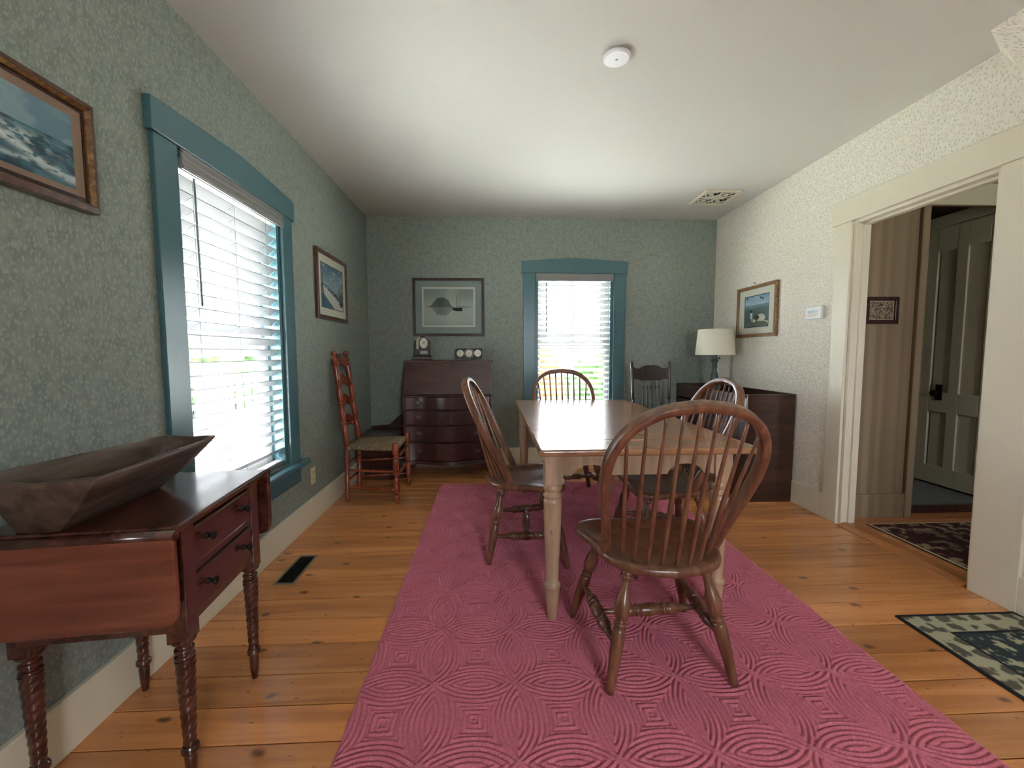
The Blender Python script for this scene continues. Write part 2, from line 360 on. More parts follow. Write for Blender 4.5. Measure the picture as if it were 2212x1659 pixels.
# ================================================================ ROOM SHELL
T = .16
fl = MB(); cols = []
ys = [YF-.05]; random.seed(11)
while ys[-1] < YB+.05: ys.append(ys[-1]+random.choice([.105, .12, .13, .14, .15, .165]))
ys[-1] = YB+.05
for i in range(len(ys)-1):
    xs = [XL-.05]
    if random.random() < .45: xs.append(random.uniform(-.6, 1.9))
    xs.append(XR+.02)
    for k in range(len(xs)-1):
        g = .0024; x0, x1 = xs[k]+(g if k else 0), xs[k+1]-(g if k < len(xs)-2 else 0)
        fl.box(x0, x1, ys[i]+g, ys[i+1]-g, -.03, 0); c = (random.random(), random.random(), random.random(), 1); cols += [c]*8
fl.box(XL-.05, XR+.02, YF-.05, YB+.05, -.06, -.03); cols += [(0,0,0,1)]*8
fo = fl.build('floor', M['floor'], bevel=.001, seg=1); struct(fo)
a = fo.data.color_attributes.new('plank', 'FLOAT_COLOR', 'POINT'); a.data.foreach_set('color', [x for c in cols for x in c])
struct(MB().box(XL-T, 4.4, YF-T, YB+T, ZC, ZC+.1).build('ceiling', M['ceil']))
# left wall with window opening
y0, y1, z0, z1 = WIN1
wl = MB().box(XL-T, XL, YF-T, y0, -.06, ZC).box(XL-T, XL, y1, YB+T, -.06, ZC).box(XL-T, XL, y0, y1, -.06, z0).box(XL-T, XL, y0, y1, z1, ZC)
struct(wl.build('wall_left', M['sage']))
x0, x1, z0, z1 = WIN2
wb = MB().box(XL, x0, YB, YB+T, -.06, ZC).box(x1, XR, YB, YB+T, -.06, ZC).box(x0, x1, YB, YB+T, -.06, z0).box(x0, x1, YB, YB+T, z1, ZC)
struct(wb.build('wall_back', M['sage']))
DY0, DY1, DZ, TR = 1.90, 2.705, 2.02, .10
wr = MB().box(XR, XR+TR, YF-T, DY0, -.06, ZC).box(XR, XR+TR, DY1, YB+T, -.06, ZC).box(XR, XR+TR, DY0, DY1, DZ, ZC)
struct(wr.build('wall_right', M['cream']))
x0, x1, z0, z1 = ADDED_WIN3
wf = MB().box(XL, x0, YF-T, YF, -.06, ZC).box(x1, XR, YF-T, YF, -.06, ZC).box(x0, x1, YF-T, YF, -.06, z0).box(x0, x1, YF-T, YF, z1, ZC)
struct(wf.build('wall_front', M['cream']))
# papered sloping soffit, upper right corner near the camera
so = MB().add([(2.15,1.83,ZC),(XR,1.95,ZC),(XR,-.5,ZC),(2.0,-.5,ZC),(XR,1.86,2.41),(XR,-.5,1.9)],
              [(0,1,4),(0,4,5,3),(0,3,2,1),(1,2,5,4),(2,3,5)])
struct(so.build('trim_1', M['cream']))
# baseboards
struct(MB().box(XL, XL+.02, YF, YB, 0, .168).build('baseboard_left', M['trimw'], bevel=.003))
struct(MB().box(XL+.02, XR, YB-.02, YB, 0, .168).build('baseboard_back', M['trimw'], bevel=.003))
struct(MB().box(XR-.018, XR, DY1+.125, YB-.02, 0, .17).box(XR-.018, XR, YF, DY0-.195, 0, .17).build('baseboard_right', M['trimw'], bevel=.003))

# windows ---------------------------------------------------------
def window(name, W, wallname):
    """built in local frame: u along wall, d = depth (positive outward), z; mapped to world"""
    if wallname == 'left':  mp = lambda u, d, z: (XL-d, u, z)
    elif wallname == 'back': mp = lambda u, d, z: (u, YB+d, z)
    else: mp = lambda u, d, z: (u, YF-d, z)
    def bx(mb, u0, u1, d0, d1, z0, z1):
        a = mp(u0, d0, z0); b = mp(u1, d1, z1)
        return mb.box(min(a[0], b[0]), max(a[0], b[0]), min(a[1], b[1]), max(a[1], b[1]), z0, z1)
    u0, u1, z0, z1 = W; root = sempty(name); c = .12
    teal = M['teal'] if wallname != 'front' else M['trimw']
    m = MB(); bx(m, u0-c, u0+.002, -.021, 0, z0-.03, z1); bx(m, u1-.002, u1+c, -.021, 0, z0-.03, z1)
    m.build('casing', teal, root, bevel=.004)
    # header with a shallow peak
    hz = .118; pk = .152; e = .018
    U = [u0-c-e, (u0+u1)/2-.12, (u0+u1)/2, (u0+u1)/2+.12, u1+c+e]
    top = [z1+hz, z1+pk-.006, z1+pk, z1+pk-.006, z1+hz]
    h = MB()
    P = [(U[0], z1-.002)]+list(zip(U, top))+[(U[-1], z1-.002)]
    P = P[::-1]
    if wallname == 'left': h.prism(P, 'x', XL, XL+.032)
    elif wallname == 'back': h.prism(P, 'y', YB-.032, YB)
    else: h.prism(P, 'y', YF, YF+.032)
    h.build('header', teal, root, bevel=.003)
    s = MB(); bx(s, u0-c-.03, u1+c+.03, -.075, 0, z0-.032, z0-.004); bx(s, u0, u1, 0, T, z0-.032, z0-.004)
    s.build('sill', teal, root, bevel=.006)
    a_ = MB(); bx(a_, u0-c, u1+c, -.018, 0, z0-.15, z0-.032); a_.build('apron', teal, root, bevel=.003)
    j = MB(); bx(j, u0, u0+.02, 0, T, z0, z1); bx(j, u1-.02, u1, 0, T, z0, z1); bx(j, u0+.02, u1-.02, 0, T, z1-.02, z1)
    bx(j, u0+.02, u0+.034, .002, .018, z0, z1-.02); bx(j, u1-.034, u1-.02, .002, .018, z0, z1-.02)
    j.build('jamb', teal, root, bevel=.002)
    zm = (z0+z1)/2; i0, i1 = u0+.02, u1-.02
    for k, (a0, a1, d0) in enumerate([(z0, zm+.02, .085), (zm-.02, z1-.02, .12)]):
        f = MB(); r = .042
        bx(f, i0, i0+r, d0, d0+.032, a0, a1); bx(f, i1-r, i1, d0, d0+.032, a0, a1)
        bx(f, i0+r, i1-r, d0, d0+.032, a0, a0+(.065 if k == 0 else .038)); bx(f, i0+r, i1-r, d0, d0+.032, a1-.038, a1)
        um = (i0+i1)/2; bx(f, um-.011, um+.011, d0+.004, d0+.028, a0+.03, a1-.03)
        fo_ = f.build('sash', M['white'], root, bevel=.003)
        g = MB(); bx(g, i0+r-.005, i1-r+.005, d0+.014, d0+.017, a0+.03, a1-.03); g.build('pane', M['glass'], fo_)
    return root
window('window_1', WIN1, 'left'); window('window_2', WIN2, 'back'); window('added_window_3', ADDED_WIN3, 'front')

def blind(name, W, wallname, label, wand_u, valance=.012):
    if wallname == 'left':  mp = lambda u, d, z: (XL-d, u, z)
    elif wallname == 'back': mp = lambda u, d, z: (u, YB+d, z)
    u0, u1, z0, z1 = W; u0 += .024; u1 -= .024
    root = thing(name, label, 'window blind')
    def bx(mb, a0, a1, d0, d1, b0, b1):
        a = mp(a0, d0, b0); b = mp(a1, d1, b1)
        return mb.box(min(a[0], b[0]), max(a[0], b[0]), min(a[1], b[1]), max(a[1], b[1]), b0, b1)
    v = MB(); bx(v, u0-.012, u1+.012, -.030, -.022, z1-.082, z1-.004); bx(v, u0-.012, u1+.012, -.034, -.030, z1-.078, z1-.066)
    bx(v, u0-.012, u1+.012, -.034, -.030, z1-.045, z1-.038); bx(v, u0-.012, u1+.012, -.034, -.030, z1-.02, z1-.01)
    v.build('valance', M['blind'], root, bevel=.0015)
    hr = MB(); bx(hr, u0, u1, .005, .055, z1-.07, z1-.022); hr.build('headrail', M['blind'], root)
    sl = MB(); pitch = .0595; wd = .056; tilt = math.radians(38); dc = .036; z = z1-.105
    while z > z0+.05:
        n = 6; pr = []
        for k in range(n+1):
            t = (k/n-.5); bow = .0022*(1-4*t*t)
            pr.append((dc+wd*t*math.cos(tilt)+bow*math.sin(tilt), z-wd*t*math.sin(tilt)+bow*math.cos(tilt)))
        th = .0034
        vs = []
        for uu_ in (u0, u1):
            for d, zz in pr: vs.append(mp(uu_, d, zz))
            for d, zz in pr: vs.append(mp(uu_, d, zz-th))
        q = n+1; fs = []
        for k in range(n):
            fs.append((k, k+1, 2*q+k+1, 2*q+k)); fs.append((q+k, q+k+1, 3*q+k+1, 3*q+k))
        fs.append((0, q, 3*q, 2*q)); fs.append((n, q+n, 3*q+n, 2*q+n))
        fs.append(tuple(range(q))+tuple(reversed(range(q, 2*q)))); fs.append(tuple(range(2*q, 3*q))+tuple(reversed(range(3*q, 4*q))))
        sl.add(vs, fs); z -= pitch
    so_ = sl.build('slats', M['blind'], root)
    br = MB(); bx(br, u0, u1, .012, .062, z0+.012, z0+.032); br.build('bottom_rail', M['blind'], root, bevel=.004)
    cd = MB()
    for f in (.13, .5, .87):
        uu_ = u0+(u1-u0)*f
        for d in (.013, .059): cd.tube([mp(uu_, d, z1-.07), mp(uu_, d, z0+.03)], .0009, n=5)
        z = z1-.105
        while z > z0+.05:
            cd.tube([mp(uu_, .013, z+.011), mp(uu_, .059, z-.016)], .0006, n=4); z -= pitch
    cd.build('ladder_cord', M['blind'], root)
    wn = MB(); wn.tube([mp(wand_u, -.006, z1-.085), mp(wand_u+.003, -.010, z1-.62)], .0045, n=8)
    wn.build('tilt_wand', M['matg'], root)
    return root
blind('window_blind', WIN1, 'left', 'wide white slatted blind in the blue framed window on the left wall', WIN1[0]+.11)
blind('window_blind', WIN2, 'back', 'white slatted blind in the blue framed window on the far wall', WIN2[0]+.12)

# doorway in right wall ------------------------------------------------
dr = sempty('door_1')
MB().box(XR-.02, XR, DY1, DY1+.125, 0, DZ).box(XR-.02, XR, DY0-.195, DY0, 0, DZ).build('casing', M['trimw'], dr, bevel=.004)
MB().box(XR-.026, XR, DY0-.21, DY1+.155, DZ, DZ+.15).build('header', M['trimw'], dr, bevel=.003)
j = MB().box(XR, XR+TR, DY1-.02, DY1, 0, DZ-.02).box(XR, XR+TR, DY0, DY0+.02, 0, DZ-.02).box(XR, XR+TR, DY0, DY1, DZ-.02, DZ)
j.box(XR+.045, XR+.085, DY1-.034, DY1-.02, 0, DZ-.02).box(XR+.045, XR+.085, DY0+.02, DY0+.034, 0, DZ-.02).box(XR+.045, XR+.085, DY0+.02, DY1-.02, DZ-.034, DZ-.02)
j.build('jamb', M['trimw'], dr, bevel=.002)
M['thr'] = wood('threshold_wood', '8b4f22', '9f6330', 'b37a48', .35, (20, 2, 20), .3)
MB().prism([(XR-.03, 0), (XR-.022, .008), (XR+.02, .02), (XR+.09, .02), (XR+.13, 0)], 'y', DY0+.021, DY1-.021).build('threshold', M['thr'], dr)
MB().box(XR+.046, XR+.062, DY1-.0225, DY1-.019, 1.78, 1.87).box(XR+.046, XR+.062, DY1-.0225, DY1-.019, .42, .51).build('hinge', M['trimw'], dr)
# hall beyond
HX = XR+TR
M['hallpaper'] = noisy('hall_stripe_paper', [(.40, '84715a'), (.60, '917f66')], 22, .7, 0, (1, .001, .001))
struct(MB().box(HX, 3.75, 0.2, 2.86, -.06, 0).build('floor_hall', M['floor']))
bo = bpy.data.objects['floor_hall'].data; a = bo.color_attributes.new('plank', 'FLOAT_COLOR', 'POINT'); a.data.foreach_set('color', [.15, .4, .7, 1]*8)
struct(MB().box(HX, 2.945, 2.81, 2.95, 0, ZC).box(2.945, 3.75, 2.81, 2.95, 2.20, ZC).build('wall_hall', M['hallpaper']))
struct(MB().box(HX, 2.93, 2.79, 2.81, 0, .17).build('baseboard_hall', M['hallpaper'], bevel=.003))
struct(MB().box(3.75, 3.9, 0.1, 4.2, -.1, ZC).build('wall_hall_right', M['hallpaper']))
struct(MB().box(HX, 2.9, .05, .2, -.06, ZC).box(3.2, 3.9, .05, .2, -.06, ZC).box(2.9, 3.2, .05, .2, -.06, 1.1).box(2.9, 3.2, .05, .2, 1.8, ZC).build('wall_hall_near', M['hallpaper']))  # unseen end wall; its window opening is added so daylight reaches the hall
portal('sky_portal', (3.05, -.02, 1.45), (PI/2, 0, 0), .3, .7)
struct(MB().box(2.95, 3.9, 4.2, 4.3, -.06, ZC).box(2.80, 2.945, 2.95, 4.3, -.06, ZC).build('wall_hall_far', M['hallpaper']))
M['tile'] = plain('grey_hall_tile', '6c7170', .5)
st = sempty('trim_2'); MB().box(2.945, 3.75, 2.9, 4.2, -.05, .05).build('landing', M['tile'], st)
MB().box(2.945, 3.75, 2.86, 2.9, -.05, .055).build('step_riser', M['darkc'], st, bevel=.006)
# casing of the inner doorway
M['dimtrim'] = plain('hall_trim_paint', 'cfc8ac', .45)
cs = sempty('trim_3'); MB().box(2.90, 2.952, 2.784, 2.96, .0, 2.2).build('post', M['hallpaper'], cs, bevel=.004)
MB().box(2.952, 3.75, 2.79, 2.81, 2.16, 2.3).build('lintel', M['dimtrim'], cs)
# panelled door (faces the room)
d2 = sempty('door_2'); dx = 3.70; zy0, zy1, zz0, zz1 = 2.955, 3.495, .065, 2.185
dm = MB(); ym = (zy0+zy1)/2
pan = []
def frame_grid(mb, rails, stiles, x0, x1):
    for a0, a1 in stiles: mb.box(x0, x1, a0, a1, zz0, zz1)
    for b0, b1 in rails:
        for (s0, s1), (t0, t1) in zip(stiles[:-1], stiles[1:]): mb.box(x0, x1, s1, t0, b0, b1)
frame_grid(dm, [(zz0, zz0+.15), (.67, .835), (zz1-.19, zz1)], [(zy0, zy0+.085), (ym-.04, ym+.04), (zy1-.085, zy1)], dx, dx+.035)
dm.build('door_frame', M['dimtrim'], d2, bevel=.004)
MB().box(dx+.012, dx+.024, zy0+.1, zy1-.1, zz0+.15, zz1-.1).build('door_panel', M['dimtrim'], d2)
kb = MB(); kb.lathe((dx, 3.33, .828), (dx-.06, 3.33, .828), smooth_prof([(0, .028), (.1, .026), (.25, .009), (.55, .01), (.75, .028), (.92, .026), (1, .01)], 4), 16)
kb.box(dx-.006, dx, 3.305, 3.355, .77, .90); kb.build('door_knob', M['iron'], d2)
MB().box(dx-.01, dx+.045, zy1, zy1+.09, .05, 2.19).box(dx-.01, dx+.045, zy0, zy1+.09, 2.19, 2.28).build('casing', M['dimtrim'], d2, bevel=.003)

# ================================================================ DINING TABLE
TX0, TX1, TY0, TY1, TZ = .187, 1.115, 1.68, 3.52, .775
t = thing('dining_table', 'farmhouse dining table with glossy brown plank top and cream painted turned legs', 'table')
tp = MB()
def roundrect(x0, x1, y0, y1, r, n=6):
    P = []
    for cx, cy_, a0 in ((x1-r, y0+r, -PI/2), (x1-r, y1-r, 0), (x0+r, y1-r, PI/2), (x0+r, y0+r, PI)):
        for k in range(n+1): P.append((cx+r*math.cos(a0+PI/2*k/n), cy_+r*math.sin(a0+PI/2*k/n)))
    return P
tp.prism(roundrect(TX0, TX1, TY0, TY1, .02), 'z', TZ-.028, TZ)
tp.build('tabletop', M['top'], t, bevel=.009, seg=4)
LX = (.252, .978); LY = (1.755, 3.42)
def arch(xa, xb, z_hi, z_lo, marks):
    pass
ap = MB()
def apron_profile(u0, u1, zt, zb):
    """scalloped lower edge: two round arches near the ends"""
    n = 80; top = []; bot = []
    for k in range(n+1):
        u = u0+(u1-u0)*k/n; z = zb
        for c in (u0+.125, u1-.125):
            d = abs(u-c)/.078
            if d < 1: z = zb+.045*math.sqrt(1-d*d)
        top.append((u, zt)); bot.append((u, z))
    return top, bot
for yy in (LY[0]-.025, LY[1]+.005):
    ap = MB(); tt, bb_ = apron_profile(LX[0]+.036, LX[1]-.036, TZ-.028, .655); ap.strip(tt, bb_, 'y', yy, yy+.02); ap.build('end_apron', M['paint'], t)
for xx in (LX[0]-.02, LX[1]): MB().box(xx, xx+.02, LY[0]+.036, LY[1]-.036, .655, TZ-.028).build('side_apron', M['paint'], t, bevel=.003)
for lx in LX:
    for ly in LY:
        l = MB().box(lx-.0375, lx+.0375, ly-.0375, ly+.0375, .617, TZ-.028)
        pr = [(0, .016), (.01, .019), (.19, .030), (.245, .0335), (.25, .036), (.268, .036), (.273, .0325), (.29, .0265), (.42, .029), (.62, .0345), (.80, .038), (.86, .0385),
              (.868, .0395), (.878, .0395), (.884, .037), (.905, .0365), (.91, .040), (.925, .0405), (.93, .034), (.942, .032), (.955, .038), (.975, .0405), (.99, .037), (1, .034)]
        l.lathe((lx, ly, .012), (lx, ly, .618), pr, 28); l.build('leg', M['paint'], t, bevel=.002)

# ================================================================ WINDSOR CHAIRS
SEAT = [(x*1.06, y) for x, y in [(0,.205),(.10,.21),(.185,.205),(.235,.175),(.25,.125),(.24,.07),(.222,.01),(.212,-.06),(.20,-.12),(.165,-.185),(.10,-.23),(0,-.25)]]
def seat_mesh():
    half = spline([(x, y, 0) for x, y in SEAT], 5)
    out = [(p.x, p.y) for p in half]; full = out+[(-x, y) for x, y in out[::-1][1:-1]]
    n = len(full); mb = MB(); cx, cy0 = 0, -.02
    levels = [(.86, .418), (.95, .419), (.992, .425), (1.0, .434), (.995, .445), (.975, .4515), (.93, .4525)]
    vs = []
    for s_, z in levels:
        for x, y in full: vs.append((cx+(x-cx)*s_, cy0+(y-cy0)*s_, z))
    # dished saddle
    for s_ in (.86, .76, .62, .45, .28, .12):
        for x, y in full:
            X = x*s_; Y = cy0+(y-cy0)*s_
            dip = .016*sst(.95, .55, np.float64(s_)); dip = dip*(1 if Y < .1 else .75)
            ridge = .006*math.exp(-(X/.05)**2)*float(sst(.0, .16, np.float64(Y)))
            back = float(sst(-.2, -.13, np.float64(Y)))   # flat rim where the spindles stand
            vs.append((X, Y, .4525-float(dip)*back+ridge))
    R = len(levels)+6; fs = [(i*n+k, i*n+(k+1) % n, (i+1)*n+(k+1) % n, (i+1)*n+k) for i in range(R-1) for k in range(n)]
    fs.append(tuple(reversed(range(n)))); fs.append(tuple((R-1)*n+k for k in range(n)))
    mb.add(vs, fs, True); return mb
BL = .615; BA = math.atan2(.56, .27)    # bow plane length and lean
B0 = Vector((0, -.085, .448)); BD = Vector((0, -.27, .56)).normalized()
def bow_pt(u, v): return B0+Vector((u, 0, 0))+BD*v
BOW = [(.2, -.02), (.218, .12), (.243, .25), (.256, .36), (.245, .46), (.2, .545), (.115, .603), (0, .622)]
def make_windsor(label, loc, rz):
    t = thing('windsor_chair', label, 'chair', loc, rz, 'hoop back chairs around the dining table')
    seat_mesh().build('seat', M['oak'], t)
    half = [(p.x, p.y) for p in spline([(x, y, 0) for x, y in BOW], 8)]
    path = [bow_pt(x, y) for x, y in half]+[bow_pt(-x, y) for x, y in half[::-1][1:]]
    nrm = Vector((1, 0, 0)).cross(BD)
    MB().tube(path, .0145, .0195, 14, up=nrm, square=True).build('back_bow', M['oak'], t)
    hv = sorted(half, key=lambda q: -q[0])
    for k in range(9):
        f = (k-4)/4
        ux = f*.212; 
        v = None
        for i in range(len(half)-1):
            (a0, b0), (a1, b1) = half[i], half[i+1]
            if b0 > .4 and min(a0, a1) <= abs(ux) <= max(a0, a1): v = b0+(b1-b0)*(abs(ux)-a0)/((a1-a0) or 1); break
        if v is None: v = .52
        top = bow_pt(ux, v-.004); ang = f*1.05
        bx_, by_ = .158*math.sin(ang)/math.sin(1.05), -.215+.105*(1-math.cos(ang))/(1-math.cos(1.05))*.78
        prof = smooth_prof([(0, .0058), (.12, .0078), (.35, .0088), (.7, .0062), (1, .005)], 3)
        MB().lathe((bx_, by_, .444), top, prof, 10).build('spindle', M['oak'], t)
    ends = {}
    for sx in (-1, 1):
        for nm, tx, ty, bx_, by_ in (('f', .155, .12, .255, .215), ('b', .135, -.14, .222, -.215)):
            pt, pb = Vector((sx*tx, ty, .428)), Vector((sx*bx_, by_, .012))
            pr = smooth_prof([(0, .0135), (.03, .0165), (.085, .0155), (.095, .019), (.115, .019), (.125, .0125), (.19, .0135), (.33, .0235), (.40, .0225), (.455, .0135), (.465, .018), (.49, .018),
                  (.50, .0145), (.515, .0185), (.58, .0205), (.68, .0195), (.85, .0155), (1, .0125)], 3)
            MB().lathe(pt, pb, [(a_, b_*1.15) for a_, b_ in pr], 18).build('leg', M['oak'], t)
            ends[(sx, nm)] = lambda z, a=pt, b=pb: a+(b-a)*((a.z-z)/(a.z-b.z))
    sp = smooth_prof([(0, .007), (.06, .008), (.2, .0105), (.31, .0195), (.35, .0155), (.36, .019), (.38, .019), (.39, .013), (.41, .0175), (.5, .0205), (.59, .0175), (.61, .013), (.62, .019), (.64, .019), (.65, .0155),
                      (.69, .0195), (.8, .0105), (.94, .008), (1, .007)], 3)
    mids = []; sp = [(a_, b_*1.22) for a_, b_ in sp]
    for sx in (-1, 1):
        a_, b_ = ends[(sx, 'f')](.18), ends[(sx, 'b')](.155); MB().lathe(a_, b_, sp, 16).build('side_stretcher', M['oak'], t)
        mids.append((a_+b_)/2)
    MB().lathe(mids[0], mids[1], sp, 16).build('cross_stretcher', M['oak'], t)
    return t
def copy_tree(o, parent=None):
    c = o.copy(); C.objects.link(c)
    if parent: c.parent = parent; c.matrix_parent_inverse = o.matrix_parent_inverse.copy()
    for ch in list(o.children): copy_tree(ch, c)
    return c
near = make_windsor('hoop back wooden chair nearest the camera, seen from behind at the table end', (.604, 1.56, RUG), math.radians(2))
for lab, loc, rz in (
    ('hoop back wooden chair on the left side of the dining table, seen side on', (.20, 2.445, RUG), math.radians(-94)),
    ('hoop back wooden chair right of the table in front of the dry sink', (.945, 2.30, RUG), math.radians(88)),
    ('hoop back wooden chair at the far table end in front of the far window', (.605, 3.32, RUG), math.radians(181))):
    c = copy_tree(near); c['label'] = lab; c.location = loc; c.rotation_euler = (0, 0, rz)

# ================================================================ PINK RUG (carved pile)
def pink_rug():
    x0, x1, ya, yb = -.466, 1.447, .55, 3.712; st_ = .0038
    nx = int((x1-x0)/st_); ny = int((yb-ya)/st_)
    X, Y = np.meshgrid(np.linspace(x0, x1, nx), np.linspace(ya, yb, ny), indexing='ij')
    ox, oy, cell, cely = .075, 1.70, .286, .293
    p = (X-ox)/cell+.012*np.sin(Y*7+1)+.008*np.sin(X*19); q = (Y-oy)/cely+.012*np.sin(X*6)+.008*np.sin(Y*17)
    u = p-np.floor(p)-.5; v = q-np.floor(q)-.5
    au, av = np.abs(u), np.abs(v)
    g = np.sqrt(np.minimum((1-au)**2+av**2, au**2+(1-av)**2))
    k = 1/.058
    # reserve: arcs around the neighbouring cell centres give nested petals; the middle holds nested squares
    sq = np.maximum(au, av)
    lens = np.cos(2*PI*g*k+1.2)
    squ = np.cos(2*PI*(sq)*k+.3)
    h = np.where(sq < .17, squ, lens)
    edge = sst(.165, .18, sq)*(1-sst(.18, .195, sq)); h = h*(1-edge)-edge*.6
    h = np.where(np.maximum(.5-au, .5-av) < .035, .6, h)
    n = vnoise((X-x0)/(x1-x0), (Y-ya)/(yb-ya), 23, 41, 5, 4)-.5
    fn = np.random.default_rng(4).random(X.shape)-.5
    Z = .0085+.0036*np.clip(h*1.3, -1, .8)+.0014*n+.0007*fn
    fade = sst(0, .012, np.minimum(np.minimum(X-x0, x1-X), np.minimum(Y-ya, yb-Y))); Z = .002+(np.minimum(Z, .0118)-.002)*fade
    Xe = X+.0016*np.sin(Y*43); 
    me = bpy.data.meshes.new('pink_rug'); idx = np.arange(nx*ny).reshape(nx, ny)
    F = np.stack([idx[:-1, :-1], idx[1:, :-1], idx[1:, 1:], idx[:-1, 1:]], -1).reshape(-1, 4)
    me.vertices.add(nx*ny); me.vertices.foreach_set('co', np.stack([Xe, Y, Z], -1).astype(np.float32).ravel())
    me.loops.add(F.size); me.loops.foreach_set('vertex_index', F.ravel().astype(np.int32))
    me.polygons.add(len(F)); me.polygons.foreach_set('loop_start', np.arange(0, F.size, 4, dtype=np.int32))
    me.polygons.foreach_set('use_smooth', np.ones(len(F), dtype=bool)); me.update()
    me.materials.append(M['pink']); o = bpy.data.objects.new('area_rug', me); C.objects.link(o)
    tag(o, 'large pink wool rug with carved petal and square lines under the dining table', 'rug')
pink_rug()

# patterned rugs -----------------------------------------------------------
def rug_cols(border, field, spots, edge, bw, ew, w_, h_, seed):
    def fn(U, V):
        x, y = U*w_, V*h_; d = np.minimum(np.minimum(x, w_-x), np.minimum(y, h_-y))
        n = vnoise(U, V, w_*24, h_*24, seed, 3); n2 = vnoise(U, V, w_*44, h_*44, seed+1, 3)
        sx_ = np.sin(x*2*PI/.15)*np.sin(y*2*PI/.15)
        b = mixc(L3(border), L3(spots), sst(.48, .56, n*.72+.28*np.abs(sx_)))
        f = mixc(L3(field), L3(border), sst(.5, .62, n2*.6+.4*n))
        c = mixc(b, f, sst(bw-.004, bw+.004, d)); c = np.where((np.abs(d-bw) < .006)[..., None], L3(edge), c)
        return np.where((d < ew)[..., None], L3(edge), c)
    return fn
def flat_rug(name, label, x0, x1, y0, y1, fn, z=.0075):
    o = thing(name, label, 'rug')
    painted('pile', fn, int((x1-x0)/.004), int((y1-y0)/.004), lambda U, V: (x0+U*(x1-x0), y0+V*(y1-y0), np.full_like(U, z)), M['rugcol'], o)
    MB().box(x0, x1, y0, y1, .0002, z-.0005).build('backing', M['rubber'], o)
flat_rug('scatter_rug', 'small cream and dark blue bordered rug beside the door casing at lower right', 1.772, 2.325, .75, 1.712,
         rug_cols('aaa58b', '343d40', '5d5a4f', '23262c', .125, .016, .553, .96, 3))
def hall_fn(U, V):
    w_, h_ = .75, 1.6; x, y = U*w_, V*h_; d = np.minimum(np.minimum(x, w_-x), np.minimum(y, h_-y))
    n = vnoise(U, V, 20, 44, 8, 4); c = mixc(L3('3a1f1e'), L3('8a7a62'), sst(.52, .64, n)); c = mixc(c, L3('241416'), sst(.12, .13, d)*.5)
    return np.where((d < .016)[..., None], L3('b5a688'), c)
flat_rug('hall_rug', 'dark red patterned oriental rug on the hall floor beyond the doorway', 2.53, 3.3, 1.1, 2.68, hall_fn)

# ================================================================ DROP LEAF TABLE
dt = thing('drop_leaf_table', 'dark cherry drop leaf side table with rope twist legs under the wooden dough bowl', 'table', (-1.035, 1.28, 0), math.radians(6))
ZT = .748
MB().prism(roundrect(-.198, .235, -.262, .262, .006, 3), 'z', ZT-.02, ZT).build('tabletop', M['cherry'], dt, bevel=.006, seg=3)
bd = MB().box(-.19, .198, -.215, -.197, .445, ZT-.02).box(-.19, .198, .197, .215, .445, ZT-.02).box(-.19, -.175, -.197, .197, .445, ZT-.02)
bd.box(.19, .204, -.197, .197, .708, ZT-.02).box(.19, .204, -.197, .197, .576, .598).box(.19, .204, -.197, .197, .443, .465).box(-.175, .185, -.197, .197, .463, .473)
bd.build('carcass', M['cherry'], dt, bevel=.002)
def knob(mb, p, d, s=1):
    p = Vector(p); mb.lathe(p, p+Vector(d)*.026*s, smooth_prof([(0, .010*s), (.1, .0095*s), (.3, .0055*s), (.55, .007*s), (.8, .0135*s), (.95, .011*s), (1, .004*s)], 3), 14)
for z0_, z1_ in ((.601, .705), (.468, .573)):
    dd = MB().box(.190, .212, -.178, .178, z0_, z1_).build('drawer', M['cherry'], dt, bevel=.005, seg=3)
    for ky in (-.105, .105):
        k = MB(); knob(k, (.212, ky, (z0_+z1_)/2+.005), (1, 0, 0)); k.build('knob', M['iron'], dd)
for sy_ in (-1, 1):
    lf = MB()
    P = [(-.196, ZT-.012), (-.196, .53), (-.19, .51), (-.175, .50), (.20, .50), (.222, .508), (.232, .525), (.235, .55), (.235, ZT-.012)]
    a0, a1 = (-.284, -.266) if sy_ < 0 else (.266, .284)
    lf.prism(P, 'y', a0, a1); lo_ = lf.build('drop_leaf', M['cherryl'] if sy_ < 0 else M['cherry'], dt, bevel=.006, seg=3)
    rl = MB().lathe((-.196, sy_*.272, ZT-.019), (.235, sy_*.272, ZT-.019), [(0, .0135), (1, .0135)], 16); rl.build('rule_joint', M['cherry'], dt)
def twist_leg(cx, cy_):
    mb = MB().box(cx-.026, cx+.026, cy_-.026, cy_+.026, .415, ZT-.02)
    mb.lathe((cx, cy_, .418), (cx, cy_, .362), smooth_prof([(0, .030), (.15, .028), (.3, .016), (.42, .016), (.5, .023), (.66, .023), (.74, .015), (.86, .024), (1, .0235)], 3), 20)
    n = 28; H = 70; vs = []
    for i in range(H+1):
        t_ = i/H; z = .362-(.362-.115)*t_; r = .0245-.0085*t_
        for k in range(n):
            an = 2*PI*k/n; rad = r*(.84+.16*abs(math.cos(1.5*(an+t_*20)))**.8); vs.append((cx+rad*math.cos(an), cy_+rad*math.sin(an), z))
    mb.add(vs, [(i*n+k, i*n+(k+1) % n, (i+1)*n+(k+1) % n, (i+1)*n+k) for i in range(H) for k in range(n)], True)
    mb.lathe((cx, cy_, .116), (cx, cy_, 0), smooth_prof([(0, .017), (.06, .021), (.16, .022), (.22, .014), (.3, .0155), (.6, .0145), (1, .010)], 3), 20)
    return mb
for sx in (-1, 1):
    for sy_ in (-1, 1): twist_leg(.19 if sx > 0 else -.165, sy_*.19).build('leg', M['cherry'], dt, bevel=.002)

